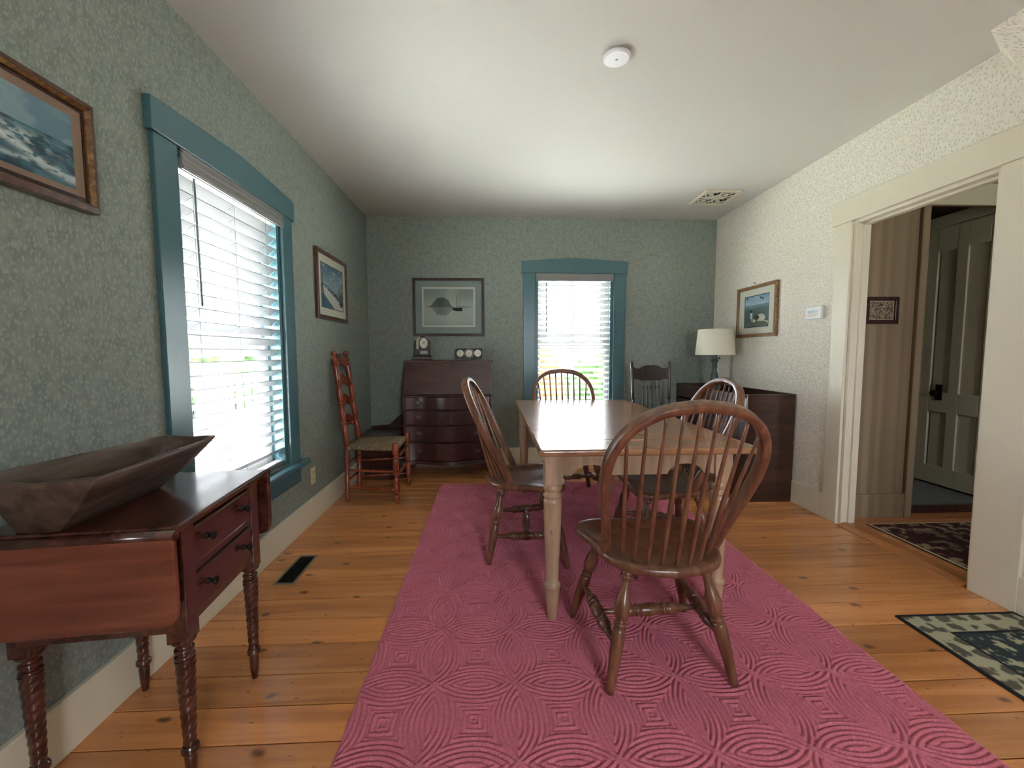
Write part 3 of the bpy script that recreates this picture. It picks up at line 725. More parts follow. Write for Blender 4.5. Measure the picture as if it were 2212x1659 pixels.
# ================================================================ DOUGH BOWL
def dough_bowl():
    rim = [(-.881,.985),(-.900,1.2),(-.920,1.40),(-.937,1.452),(-1.0,1.476),(-1.072,1.474),(-1.11,1.43),(-1.15,1.25),(-1.172,1.05),(-1.155,.975),(-1.09,.952),(-.96,.950),(-.897,.957)]
    R_ = spline([(x, y, 0) for x, y in rim], 7, closed=True); n = len(R_); c = Vector((-1.02, 1.21, 0)); bc = Vector((-1.085, 1.19, 0))
    Lv = [(0, 0, 0), (.06, 0, .002), (.35, 0, .040), (.65, 0, .082), (.9, 0, .124), (1, 0, .140), (1, .004, .144), (1, .016, .146), (.97, .020, .140), (.86, .020, .112), (.62, .020, .074), (.34, .02, .042), (.1, .02, .024), (-.25, .02, .018)]
    vs = []
    for s_, ins, z in Lv:
        for p in R_:
            d = p-c; b = bc+Vector((d.x*.36, d.y*.66, 0)); q = b+(p-b)*s_ if s_ >= 0 else bc+(b-bc)*.6
            k = (q-c); q = q-k.normalized()*ins
            lift = (-.010*math.exp(-((p.x+1.02)/.06)**2)+.006*(1 if p.y > 1.4 else 0))*max(0, s_)
            vs.append((q.x-c.x, q.y-c.y, z+lift+.001))
    R = len(Lv); mb = MB(); fs = [(i*n+k, i*n+(k+1) % n, (i+1)*n+(k+1) % n, (i+1)*n+k) for i in range(R-1) for k in range(n)]
    fs += [tuple(reversed(range(n))), tuple((R-1)*n+k for k in range(n))]
    mb.add(vs, fs, True); o = mb.build('dough_bowl', M['bowl']); o.location = (c.x, c.y, ZT)
    tag(o, 'long carved grey brown wooden dough bowl resting on the drop leaf table', 'bowl')
dough_bowl()

# ================================================================ LADDER BACK CHAIR  (faces +x; local x forward)
lc = thing('ladder_back_chair', 'tall red brown ladder back chair with woven rush seat against the left wall', 'chair', (-.955, 3.49, 0), 0)
def post_prof(keys): return smooth_prof([(a_, b_*1.22 if b_ > .0145 else b_) for a_, b_ in keys], 3)
for sy_ in (-1, 1):
    foot = Vector((-.205, sy_*.155, 0)); knee = Vector((-.195, sy_*.15, .44)); topv = Vector((-.283, sy_*.135, 1.19))
    mb = MB(); mb.lathe(foot, knee, [(0, .0145), (.05, .0165), (1, .018)], 18)
    keys = [(0, .018), (.22, .018), (.235, .0125), (.25, .0195), (.265, .0125), (.28, .0185), (.42, .0185), (.435, .012), (.45, .0195), (.465, .012), (.48, .018), (.62, .0185), (.635, .012), (.65, .0195), (.665, .012),
            (.68, .0175), (.78, .017), (.84, .0165), (.85, .011), (.865, .0185), (.88, .011), (.90, .0185), (.915, .019), (.93, .010), (.945, .0105), (.965, .0185), (.985, .0165), (1, .004)]
    mb.lathe(knee, topv, post_prof(keys), 18); mb.build('back_post', M['red'], lc)
    ft = Vector((.205, sy_*.235, 0)); tt = Vector((.195, sy_*.225, .475))
    keys = [(0, .0125), (.12, .017), (.14, .0125), (.155, .0205), (.17, .0125), (.2, .0185), (.4, .019), (.45, .0125), (.465, .0205), (.48, .0135), (.5, .0205), (.52, .0135), (.56, .0195), (.72, .019), (.76, .0125), (.775, .0205), (.79, .013), (.83, .0195), (.97, .0205), (1, .017)]
    MB().lathe(ft, tt, post_prof(keys), 18).build('front_leg', M['red'], lc)
def back_at(z): 
    f = (z-.44)/(1.19-.44); return -.195-.088*f, .15-.015*f
for zc_ in (.61, .775, .94, 1.10):
    xx, yy = back_at(zc_); sl = MB(); n = 40; top = []; bot = []
    for k in range(n+1):
        s = -1+2*k/n; hump = .045*max(0, 1-abs(s)/.62)**.8 if abs(s) < .62 else 0
        top.append((s*yy, .022+.045*(0.5+0.5*math.cos(PI*min(1, abs(s)/.72)))**1.0+.006*math.cos(8*s)*(abs(s) > .5)))
        bot.append((s*yy, -.036+.026*(0.5+0.5*math.cos(PI*min(1, abs(s)/.5)))-.006*math.cos(9*s)*(abs(s) > .3)))
    for i in range(n):
        def P(p, off):
            z_ = zc_+p[1]; xb, _ = back_at(z_); return (xb-.012*(1-(p[0]/yy)**2)+off, p[0], z_)
        q = [bot[i], bot[i+1], top[i+1], top[i]]; m0 = len(sl.v)
        sl.v += [P(p, .005) for p in q]+[P(p, -.005) for p in q]
        FF = [(0,1,2,3),(7,6,5,4),(0,4,5,1),(2,6,7,3)]
        if i == 0: FF.append((0,3,7,4))
        if i == n-1: FF.append((1,5,6,2))
        sl.f += [tuple(a_+m0 for a_ in f) for f in FF]; sl.sm += [False]*len(FF)
    sl.build('ladder_slat', M['red'], lc)
rs = MB(); n = 14; vs = []; top_i = {}
for i in range(n+1):
    for j_ in range(n+1):
        u, v = -1+2*i/n, -1+2*j_/n; x = u*.205; hw = .16+.037*(u+1); y = v*hw
        m_ = max(abs(u), abs(v)); z = .452-.012*(1-m_)-.010*max(0, m_-.86)/.14; vs.append((x, y, z))
N1 = len(vs); vs += [(x, y, z-.028) for x, y, z in vs]
idf = lambda i, j_: i*(n+1)+j_
fs = [(idf(i, j_), idf(i+1, j_), idf(i+1, j_+1), idf(i, j_+1)) for i in range(n) for j_ in range(n)]
fs += [tuple(N1+k for k in reversed(f)) for f in fs]
for k in range(n):
    fs += [(idf(k, 0), N1+idf(k, 0), N1+idf(k+1, 0), idf(k+1, 0)), (idf(k, n), idf(k+1, n), N1+idf(k+1, n), N1+idf(k, n)), (idf(0, k), idf(0, k+1), N1+idf(0, k+1), N1+idf(0, k)), (idf(n, k), N1+idf(n, k), N1+idf(n, k+1), idf(n, k+1))]
rs.add(vs, fs, True); rs.build('rush_seat', M['rush'], lc)
turn = smooth_prof([(0, .007), (.1, .009), (.22, .012), (.3, .0165), (.36, .011), (.39, .0155), (.42, .0105), (.5, .016), (.58, .0105), (.61, .0155), (.64, .011), (.7, .0165), (.78, .012), (.9, .009), (1, .007)], 3)
for z in (.355, .22): MB().lathe((.198, -.225, z), (.198, .225, z), turn, 14).build('front_stretcher', M['red'], lc)
for sy_ in (-1, 1):
    for z in (.25, .11): MB().lathe((-.198, sy_*.152, z), (.20, sy_*.23, z), smooth_prof([(0, .008), (.5, .0105), (1, .008)], 4), 12).build('side_stretcher', M['red'], lc)
for z in (.30, .16): MB().lathe((-.2, -.152, z), (-.2, .152, z), [(0, .009), (1, .009)], 12).build('back_stretcher', M['red'], lc)

# ================================================================ SLANT FRONT DESK
dk = thing('slant_front_desk', 'dark mahogany slant front desk with four bowed drawers below the misty island picture', 'desk', (-.4275, 4.17, 0), 0)
W2 = .4175; yb_, yf_ = .22, -.21   # local back / front
cs_ = MB()
side = [(yb_, .14), (yf_+.012, .14), (yf_+.012, .765), (yf_, .775), (-.045, 1.085), (yb_, 1.085)]
for sx in (-1, 1): cs_.prism(side, 'x', *((-W2, -W2+.02) if sx < 0 else (W2-.02, W2)))
cs_.box(-W2+.02, W2-.02, yb_-.01, yb_, .14, 1.085).box(-W2+.02, W2-.02, yf_+.02, yb_, .76, .775)
for z in (.14, .325, .485, .632): cs_.box(-W2+.02, W2-.02, yf_+.02, yb_-.01, z, z+.012)
cs_.build('carcass', M['mahog'], dk, bevel=.002)
MB().box(-W2-.012, W2+.012, -.06, yb_+.005, 1.083, 1.103).build('desk_top', M['mahog'], dk, bevel=.005, seg=3)
sf = MB(); nlid = Vector((0, .315, .305)).normalized()
dirv = Vector((0, -.045-yf_, 1.083-.778)); dn = Vector((0, -dirv.z, dirv.y)).normalized()
a0 = Vector((0, yf_-.004, .779)); a1 = Vector((0, -.047, 1.082))
vs = []
for sx in (-W2+.004, W2-.004):
    for p, o_ in ((a0, 0), (a1, 0), (a1, .018), (a0, .018)): q = p+dn*o_; vs.append((sx, q.y, q.z))
sf.add(vs, [(0,1,2,3),(7,6,5,4),(0,4,5,1),(1,5,6,2),(2,6,7,3),(3,7,4,0)]); lid = sf.build('slant_lid', M['mahog'], dk, bevel=.004)
es = MB(); pc = a1+dn*.019-dirv.normalized()*.032
for dx_, dz_ in ((-.028, .012), (-.014, 0), (0, -.008), (.014, 0), (.028, .012), (0, .006)):
    q = pc+dirv.normalized()*dz_; es.lathe((dx_, q.y, q.z), (dx_, q.y+dn.y*.003, q.z+dn.z*.003), [(0, .008), (1, .006)], 10)
es.build('escutcheon', M['brass'], lid)
def serp(x): # drawer front bow
    s = x/W2; return -.028*math.cos(s*PI*1.5)*(1 if abs(s) < 1 else 0)-.004
for zi, (za, zb_) in enumerate(((.645, .758), (.499, .63), (.339, .483), (.155, .323))):
    top = []; n = 30; vs = []
    for k in range(n+1):
        x = -W2+.024+(2*W2-.048)*k/n; y = yf_+serp(x)
        vs += [(x, y, za), (x, y, zb_), (x, yf_+.03, zb_), (x, yf_+.03, za)]
    fs = []
    for k in range(n):
        b0 = k*4; fs += [(b0+i, b0+(i+1) % 4, b0+4+(i+1) % 4, b0+4+i) for i in range(4)]
    fs += [(3,2,1,0), (n*4, n*4+1, n*4+2, n*4+3)]
    dw = MB().add(vs, fs).build('drawer', M['mahog'], dk, bevel=.003)
    for kx in (-.275, .275):
        y = yf_+serp(kx); zc_ = (za+zb_)/2+.004; hd = MB()
        pl = [(-.036, .006), (-.022, .016), (-.012, .010), (0, .02), (.012, .010), (.022, .016), (.036, .006), (.028, -.01), (.012, -.012), (0, -.022), (-.012, -.012), (-.028, -.01)]
        hd.prism([(kx+p[0], zc_+p[1]) for p in pl], 'y', y-.003, y+.002)
        for s_ in (-.024, .024): hd.lathe((kx+s_, y-.002, zc_+.003), (kx+s_, y-.016, zc_+.003), [(0, .005), (1, .004)], 8)
        hd.tube([(kx-.024, y-.014, zc_+.003), (kx-.02, y-.017, zc_-.012), (kx, y-.018, zc_-.018), (kx+.02, y-.017, zc_-.012), (kx+.024, y-.014, zc_+.003)], .0025, n=6)
        hd.build('bail_handle', M['brass'], dw)
bm_ = MB(); n = 30; vs = []
for k in range(n+1):
    x = -W2-.008+(2*W2+.016)*k/n; y = yf_-.012+serp(x*.96); vs += [(x, y, .118), (x, y+.004, .15), (x, yf_+.04, .15), (x, yf_+.04, .118)]
fs = [tuple([k*4+i, k*4+(i+1) % 4, k*4+4+(i+1) % 4, k*4+4+i]) for k in range(n) for i in range(4)]+[(3,2,1,0), (n*4, n*4+1, n*4+2, n*4+3)]
bm_.add(vs, fs); bm_.build('base_moulding', M['mahog'], dk)
for sx in (-1, 1):
    for y0_, y1_ in ((yf_-.005, yf_+.045), (yb_-.05, yb_)):
        ft = MB(); P = [(0, .12), (.0, .0), (.04, 0), (.05, .05), (.085, .09), (.12, .12)]
        P = [((W2-p[0])*sx, p[1]) for p in P]; ft.prism(P, 'y', y0_, y1_); ft.build('bracket_foot', M['mahog'], dk)

# clock with octagonal dial
ck = thing('mantel_clock', 'small dark arched mantel clock on the left end of the desk', 'clock', (-.695, 4.245, 1.104), 0)
MB().box(-.095, .095, -.04, .04, 0, .03).box(-.082, .082, -.035, .035, .03, .042).build('base', M['dkframe'], ck, bevel=.004)
def archp(w_, h_, c_): return [(-w_, 0), (w_, 0), (w_, h_-c_), (w_-c_*.9, h_-.012), (w_*.3, h_), (-w_*.3, h_), (-w_+c_*.9, h_-.012), (-w_, h_-c_)]
b_ = MB().prism([(p[0], p[1]+.042) for p in archp(.073, .19, .05)], 'y', -.022, .03); b_.build('case', M['dkframe'], ck, bevel=.004)
f_ = MB().prism([(p[0]-.045, p[1]+.105) for p in [(-.012, 0), (.012, 0), (.012, .085), (.03, .115), (.018, .122), (-.012, .09)]], 'y', -.025, -.0215); f_.build('side_inlay', M['clockface'], ck)
oc = [(.015+.041*math.cos(PI/8+k*PI/4), .165+.055*math.sin(PI/8+k*PI/4)) for k in range(8)]
MB().prism(oc, 'y', -.027, -.0215).build('dial', M['dial'], ck, bevel=.002)
hh = MB(); hh.tube([(.015, -.0285, .165), (.030, -.0285, .185)], .0016, n=5); hh.tube([(.015, -.0285, .165), (.002, -.0285, .178)], .0016, n=5); hh.lathe((.015, -.026, .165), (.015, -.030, .165), [(0, .005), (1, .004)], 8); hh.build('clock_hands', M['iron'], ck)
MB().box(-.022, .052, -.026, -.0215, .058, .09).build('thermometer_window', M['lcd'], ck, bevel=.002)
# weather station
ws = thing('weather_station', 'black desktop weather station with three round silver dials on the desk', 'weather station', (-.235, 4.24, 1.104), 0)
MB().box(-.128, .128, -.018, .022, .012, .112).build('case', M['rubber'], ws, bevel=.003)
for x in (-.085, .085): MB().lathe((x, -.005, .0), (x, -.005, .013), [(0, .007), (1, .005)], 10).build('foot', M['pewter'], ws)
for x, r in ((-.086, .036), (0, .036), (.086, .036)):
    d = MB().lathe((x, -.018, .064), (x, -.025, .064), [(0, r), (.6, r), (1, r-.004)], 28).build('dial', M['dial'], ws)
    nd = MB(); an = random.uniform(0, 6.28); nd.tube([(x-.006*math.cos(an), -.0262, .064-.006*math.sin(an)), (x+.026*math.cos(an), -.0262, .064+.026*math.sin(an))], .0011, n=5); nd.build('needle', M['iron'], d)
MB().tube([(.0445*math.cos(a_*PI/16), -.0195, .064+.0445*math.sin(a_*PI/16)) for a_ in range(32)], .0025, n=6, up=(0, 1, 0), closed=True).build('centre_bezel', M['pewter'], ws)

# ================================================================ SMALL CHEST / CRADLE behind the ladder chair
sc_ = thing('wooden_cradle', 'low dark red wooden box with sloping side in the corner behind the rush seat chair', 'cradle', (-1.03, 4.1, 0), 0)
b_ = MB()
b_.hexa([(-.17, -.22, .1), (.15, -.22, .1), (.15, .24, .1), (-.17, .24, .1), (-.215, -.26, .40), (.16, -.26, .40), (.16, .28, .40), (-.215, .28, .40)])
b_.build('body', M['mahog'], sc_, bevel=.004)
MB().prism([(-.215, .40), (.165, .40), (.165, .60), (.05, .52), (-.03, .44), (-.215, .425)], 'y', .25, .27).build('headboard', M['mahog'], sc_, bevel=.004)
for y_ in (-.2, .2):
    P = [(-.2+.38*k/16, .09*((k-8)/8)**2) for k in range(17)]; MB().prism(P+[(.15, .12), (-.17, .12)], 'y', y_, y_+.025).build('rocker', M['mahog'], sc_)

# ================================================================ DARK PRESSED BACK CHAIR by the far window
oc_ = thing('pressed_back_chair', 'dark brown chair with carved crest rail and slim spindles against the far wall', 'chair', (1.60, 3.97, 0), math.radians(3))
crest = MB(); n = 44; top = []; bot = []
for k in range(n+1):
    s = -1+2*k/n; a_ = abs(s)
    zt = 1.035 if a_ < .12 else (1.046 if a_ < .3 else 0)
    z_ = 1.012+.034*max(0, 1-(a_/.62)**3)-.005*math.exp(-(s/.07)**2)+(.018*((a_-.78)/.22)**2 if a_ > .78 else 0)
    top.append((s*.185, z_)); bot.append((s*.185, .905-.014*(1 if a_ < .58 else max(0, 1-(a_-.58)/.08))))
crest.strip(top, bot, 'y', .205, .223); crest.build('crest_rail', M['darkc'], oc_)
for sx in (-1, 1):
    pr = smooth_prof([(0, .015), (.35, .016), (.42, .016), (.43, .011), (.445, .018), (.46, .011), (.56, .016), (.60, .016), (.64, .011), (.655, .018), (.67, .012), (.69, .0155), (.9, .014), (.93, .012), (.955, .016), (.985, .014), (1, .006)], 3)
    MB().lathe((sx*.165, .15, .0), (sx*.198, .222, 1.085), pr, 16).build('back_post', M['darkc'], oc_)
    MB().lathe((sx*.19, -.22, 0), (sx*.17, -.19, .43), smooth_prof([(0, .012), (.2, .018), (.25, .012), (.5, .021), (.7, .013), (1, .018)], 4), 16).build('front_leg', M['darkc'], oc_)
    MB().lathe((sx*.185, -.2, .2), (sx*.168, .16, .2), [(0, .008), (.5, .011), (1, .008)], 10).build('side_stretcher', M['darkc'], oc_)
for k in range(5):
    x = (-2+k)*.043
    MB().lathe((x*.95, .17, .45), (x, .212, .895), smooth_prof([(0, .006), (.1, .010), (.3, .006), (.42, .0095), (.5, .006), (.78, .0055), (.82, .011), (.85, .011), (.88, .006), (1, .006)], 3), 10).build('spindle', M['darkc'], oc_)
MB().prism(roundrect(-.205, .205, -.225, .185, .05), 'z', .425, .45).build('seat', M['darkc'], oc_, bevel=.006)
MB().lathe((-.185, -.205, .22), (.185, -.205, .22), [(0, .008), (.5, .013), (1, .008)], 10).build('front_stretcher', M['darkc'], oc_)

# ================================================================ DRY SINK CABINET
ds = thing('dry_sink', 'brown wooden dry sink cabinet with an open well top along the right wall', 'cabinet')
X0, X1, Y0, Y1, ZK = 1.955, 2.335, 3.14, 4.39, .848
for a0 in (Y0, Y1-.02): MB().box(X0, X1, a0, a0+.02, 0, ZK).build('side_panel', M['sink'], ds, bevel=.003)
MB().box(X1-.015, X1, Y0+.02, Y1-.02, 0, ZK).build('back_panel', M['sink'], ds, bevel=.003)
MB().box(X0, X1-.015, Y0+.02, Y1-.02, .70, .715).build('well_bottom', M['sink'], ds)
MB().box(X0, X0+.018, Y0+.02, Y1-.02, .62, ZK-.028).box(X0, X0+.018, Y0+.02, Y0+.11, .06, .62).box(X0, X0+.018, Y1-.11, Y1-.02, .06, .62).box(X0, X0+.018, (Y0+Y1)/2-.04, (Y0+Y1)/2+.04, .06, .62).box(X0, X0+.018, Y0+.02, Y1-.02, 0, .06).build('face_frame', M['sink'], ds, bevel=.002)
for a0, a1 in ((Y0+.112, (Y0+Y1)/2-.042), ((Y0+Y1)/2+.042, Y1-.112)):
    dd = MB().box(X0+.001, X0+.017, a0, a1, .062, .618).build('cupboard_door', M['sink'], ds, bevel=.003)
    k = MB(); knob(k, (X0+.001, a1-.04 if a0 < 3.6 else a0+.04, .38), (-1, 0, 0)); k.build('knob', M['iron'], dd)
MB().box(X0-.01, X0+.028, Y0+.02, Y1-.02, ZK-.028, ZK-.008).build('front_rim', M['sink'], ds, bevel=.003)

# lamp standing in the well
lp = thing('table_lamp', 'turned blue grey table lamp with white cloth shade standing on the dry sink', 'lamp', (2.118, 3.95, .716), 0)
pr = smooth_prof([(0, .065), (.03, .066), (.06, .05), (.1, .030), (.14, .048), (.3, .052), (.5, .034), (.66, .019), (.70, .019), (.705, .026), (.725, .026), (.735, .019), (.80, .024), (.84, .026), (.85, .034), (.875, .036), (.885, .022), (.92, .0205), (1, .0205)], 4)
MB().lathe((0, 0, 0), (0, 0, .44), pr, 28).build('lamp_base', M['lamp'], lp)
sw = MB().lathe((.02, 0, .395), (.052, 0, .40), smooth_prof([(0, .004), (.6, .004), (.7, .010), (1, .008)], 2), 10); sw.build('switch', M['lamp'], lp)
sh = MB(); n = 48; vs = []
for r, z in ((.177, .43), (.1755, .433), (.155, .668), (.1565, .671), (.153, .671), (.1735, .43)):
    for k in range(n): vs.append((r*math.cos(2*PI*k/n), r*math.sin(2*PI*k/n), z))
sh.add(vs, [(i*n+k, i*n+(k+1) % n, ((i+1) % 6)*n+(k+1) % n, ((i+1) % 6)*n+k) for i in range(6) for k in range(n)], True)
sh.build('lamp_shade', M['shade'], lp)
MB().lathe((0, 0, .44), (0, 0, .66), [(0, .012), (.3, .012), (.32, .004), (1, .004)], 12).build('stem', M['brass'], lp)

# ================================================================ PICTURES
def picture(name, label, wall, c0, c1, z0, z1, fwid, fdep, frame_mat, mat_m, mwid, fn, res, mlip=None, glass=True, prof='flat', print_mat='print', tilt=0, standoff=0.002, mwz=None):
    """c0..c1 along wall; outer size"""
    if wall == 'left': mp = lambda c, d, z: (XL+d, c, z)
    elif wall == 'back': mp = lambda c, d, z: (c, YB-d, z)
    elif wall == 'right': mp = lambda c, d, z: (XR-d, c, z)
    elif wall == 'hall': mp = lambda c, d, z: (c, 2.81-d, z)
    o = thing(name, label, 'picture')
    def ring(mb, a, b, c_, d_, e, f, g, h, dn_, df):   # outer rect a,b,c,d ; inner rect e,f,g,h
        out = [(a, c_), (b, c_), (b, d_), (a, d_)]; inn = [(e, g), (f, g), (f, h), (e, h)]
        vs = [mp(p[0], dn_, p[1]) for p in out]+[mp(p[0], dn_, p[1]) for p in inn]+[mp(p[0], df[0], p[1]) for p in out]+[mp(p[0], df[1], p[1]) for p in inn]
        fs = []
        for k in range(4):
            k2 = (k+1) % 4; fs += [(8+k, 8+k2, 12+k2, 12+k), (k, k2, 8+k2, 8+k), (4+k, 4+k2, 12+k2, 12+k), (k, k2, 4+k2, 4+k)]
        mb.add(vs, fs)
    if prof == 'flat':
        m = MB(); ring(m, c0, c1, z0, z1, c0+fwid, c1-fwid, z0+fwid, z1-fwid, standoff, (fdep, fdep)); m.build('frame', frame_mat, o, bevel=.003)
    else:
        m = MB(); steps = [(0, .30, .8, 1.0), (.30, .42, 1.0, .70), (.42, .62, .55, .72), (.62, 1.0, .62, .40)]
        mats = prof; 
        for (s0, s1, h0, h1), mt in zip(steps, mats):
            mb = MB(); ring(mb, c0+fwid*s0, c1-fwid*s0, z0+fwid*s0, z1-fwid*s0, c0+fwid*s1, c1-fwid*s1, z0+fwid*s1, z1-fwid*s1, standoff, (fdep*h0, fdep*h1))
            mb.build('frame_moulding', mt, o, bevel=.0015)
    a, b, c_, d_ = c0+fwid*.96, c1-fwid*.96, z0+fwid*.96, z1-fwid*.96
    pa, pb, pc_, pd = a, b, c_, d_
    if mwid:
        mz = mwz or mwid
        pa, pb, pc_, pd = c0+fwid+mwid, c1-fwid-mwid, z0+fwid+mz, z1-fwid-mz
        m = MB(); ring(m, a, b, c_, d_, pa, pb, pc_, pd, standoff, (fdep*.5, fdep*.5)); m.build('mat_board', mat_m, o)
        if mlip:
            m = MB(); l_ = .006; ring(m, pa-l_, pb+l_, pc_-l_, pd+l_, pa, pb, pc_, pd, standoff, (fdep*.5+.0008, fdep*.5+.0008)); m.build('mat_lining', mlip, o)
    dd = fdep*.42
    flip = wall in ('right',)   # u runs left->right as seen from the room
    def place(U, V):
        cc = (pb+(pa-pb)*U) if flip else (pa+(pb-pa)*U); zz = pc_+(pd-pc_)*V
        if wall == 'left': return (np.full_like(U, XL+dd), cc, zz)
        if wall == 'back': return (cc, np.full_like(U, YB-dd), zz)
        if wall == 'hall': return (cc, np.full_like(U, 2.81-dd), zz)
        return (np.full_like(U, XR-dd), cc, zz)
    painted('artwork', fn, res[0], res[1], place, M[print_mat], o)
    m = MB(); ring(m, c0+.01, c1-.01, z0+.01, z1-.01, c0+.02, c1-.02, z0+.02, z1-.02, standoff*.5, (standoff*2, standoff*2)); m.build('backing', M['black'], o)
    if glass:
        g = MB(); A, B = mp(a, fdep*.6, c_), mp(b, fdep*.6+.0015, d_)
        g.box(min(A[0], B[0]), max(A[0], B[0]), min(A[1], B[1]), max(A[1], B[1]), c_, d_); g.build('glass', M['glass'], o)
    return o
def sea(U, V):
    n = vnoise(U, V, 6, 5, 1); n2 = vnoise(U, V, 14, 9, 2); n3 = vnoise(U, V, 26, 30, 9)
    sky = mixc(L3('4f7388'), L3('7f9a9f'), sst(.4, .65, n)*.6+.3*V)
    c = sky
    hor = .60-.02*U
    wtr = mixc(L3('1d3d4c'), L3('3f6a78'), sst(.35, .7, n2))
    c = np.where((V < hor)[..., None], wtr, c)
    crest = .52-.32*U+.10*np.sin(U*5)+.08*(n2-.5)
    foam = np.exp(-((V-crest)/.05)**2)*sst(.35, .55, n3+.1); c = mixc(c, L3('c6d3d2'), foam*1.1)
    crest2 = .30-.22*U+.05*np.sin(U*9)+.06*(n-.5); foam2 = np.exp(-((V-crest2)/.035)**2)*sst(.42, .6, n3); c = mixc(c, L3('a9bcc0'), foam2)
    spray = np.exp(-((U-.62)/.28)**2-((V-.42)/.09)**2)*sst(.42, .6, n3); c = mixc(c, L3('cdd9d6'), spray*.8)
    return c
def snow(U, V):
    n = vnoise(U, V, 7, 8, 12); n3 = vnoise(U, V, 30, 30, 13)
    c = mixc(L3('8fa6b6'), L3('4f7291'), sst(.5, 1, V)); c = mixc(c, L3('c8ced0'), sst(.5, .7, n)*.5*(V > .5))
    hill = .50+.05*np.sin(U*6+.5)-.10*U+.03*(n3-.5)
    c = np.where((V < hill)[..., None], mixc(L3('33424c'), L3('98a4a8'), sst(.5, .6, n3)), c)
    sn = V < (.50-.42*(U-.12)); c = np.where(((U > .10) & sn)[..., None], L3('d9d6cd'), c)
    lake = V < (.36-.62*(U-.02)); c = np.where(lake[..., None], mixc(L3('3f5f7b'), L3('57748d'), n), c)
    for tx, tz, hh_, ww in ((.06, .28, .62, .06), (.93, .1, .55, .07), (.80, .22, .34, .05), (.86, .15, .42, .05)):
        k = (V-tz)/hh_; m_ = (k > 0) & (k < 1) & (np.abs(U-tx) < ww*(1-k)*(.6+.8*n3)); c = np.where(m_[..., None], mixc(L3('22303a'), L3('8d9aa2'), sst(.5, .6, n3)), c)
    return c
def mist(U, V):
    n = vnoise(U, V, 9, 6, 21); n3 = vnoise(U, V, 34, 14, 22)
    c = mixc(L3('8d9690'), L3('b4bab3'), sst(0, 1, .5+.5*np.cos((V-.35)*5))); c = mixc(c, L3('c3c8c0'), np.exp(-((U-.55)/.12)**2)*.5)
    top = .50+.24*np.exp(-((U-.36)/.17)**4)*(.75+.5*n3)+.02*np.exp(-((U-.1)/.1)**2); botm = .50-.20*np.exp(-((U-.38)/.18)**4)*(.8+.4*n3)
    isl = (V < top) & (V > botm) & (U > .07) & (U < .62); sd = np.where(V > .5, .9, .6)
    c = mixc(c, L3('4b5753'), isl*sd*np.clip(1-np.abs(U-.35)*1.1, 0, 1))
    far = (np.abs(V-.505) < .035*np.clip(1-(np.abs(U-.8)/.2), 0, 1)); c = mixc(c, L3('7d8782'), far*.6)
    hull = (V < .49-.03*(U-.57)) & (V > .42-.25*(U-.57)*(U < .8)) & (U > .575) & (U < .765) & (V > .40)
    c = np.where(hull[..., None], L3('2c3534'), c)
    for mx_, zt in ((.66, .78), (.71, .74)): c = mixc(c, L3('4c5553'), ((np.abs(U-mx_) < .004) & (V > .48) & (V < zt))*.8)
    c = np.where((np.minimum(np.minimum(U, 1-U)*1.35, np.minimum(V, 1-V)) < .03)[..., None], L3('cfd0ca'), c)
    return c
def ducks(U, V):
    n = vnoise(U, V, 8, 8, 31); n3 = vnoise(U, V, 24, 24, 32)
    c = mixc(L3('b3c6d6'), L3('6a8bb0'), sst(.65, 1, V)*.8+.3*(n-.5)); c = mixc(c, L3('a9b8c4'), sst(.5, .65, n)*(V > .6))
    c = np.where((V < .70)[..., None], mixc(L3('6b8494'), L3('829a9e'), n), c); c = np.where((V < .62)[..., None], mixc(L3('4c6068'), L3('76897f'), n), c)
    def blob(cx, cz, rx, rz, col, k=1.):
        nonlocal c; m_ = ((U-cx)/rx)**2+((V-cz)/rz)**2 < 1; c = np.where(m_[..., None], L3(col)*(.8+.5*n3[..., None]), c)
    blob(.30, .38, .045, .13, 'c6ccce'); blob(.29, .50, .05, .035, '20262b'); blob(.66, .28, .20, .12, 'c9c4b5'); blob(.42, .22, .14, .08, '9a9282'); blob(.42, .20, .05, .04, 'ddd6c6')
    blob(.52, .30, .10, .07, '5a5548'); blob(.86, .14, .13, .05, 'd0cdc2'); blob(.62, .12, .3, .06, '6f6b5e')
    c = mixc(c, L3('8a836f'), (sst(.5, .62, n3))*(V < .18)*.7)
    for x, z in ((.12, .92), (.66, .90), (.74, .86)): blob(x, z, .03, .035, '1e242c')
    return np.where((np.minimum(np.minimum(U, 1-U), np.minimum(V, 1-V)) < .02)[..., None], L3('232c40'), c)
def scribble(U, V):
    n = vnoise(U, V, 26, 20, 41, 3); c = mixc(L3('9a8a70'), L3('4e4438'), sst(.44, .56, n))
    return np.where((np.minimum(np.minimum(U, 1-U), np.minimum(V, 1-V)) < .05)[..., None], L3('a29276'), c)
M['linen'] = plain('linen_liner', '86705e', .8)
picture('seascape_painting', 'breaking wave oil painting in a wide gilt edged frame beside the left window', 'left', .83, 1.428, 1.606, 1.933, .060, .042, M['brnframe'], None, 0, sea, (220, 130), glass=False, prof=[M['brnframe'], M['gold'], M['dkframe'], M['linen']], print_mat='canvas')
picture('snow_scene_print', 'framed snowy blue lake shore print on the left wall above the ladder back chair', 'left', 3.118, 3.745, 1.427, 1.933, .03, .024, M['brnframe'], M['matw'], .062, snow, (150, 140), mlip=M['brnframe'], glass=True)
picture('misty_island_print', 'dark framed grey print of a misty island and a sailing boat above the desk', 'back', -.812, -.086, 1.346, 1.935, .026, .022, M['dkframe'], M['matg'], .072, mist, (190, 140), mlip=M['matw'], glass=True)
picture('bird_shore_print', 'gold framed print of waterfowl on a shore beside the lamp on the cream wall', 'right', 3.398, 3.962, 1.306, 1.762, .028, .026, M['gold'], M['matw'], .078, ducks, (170, 160), glass=True, mwz=.058)
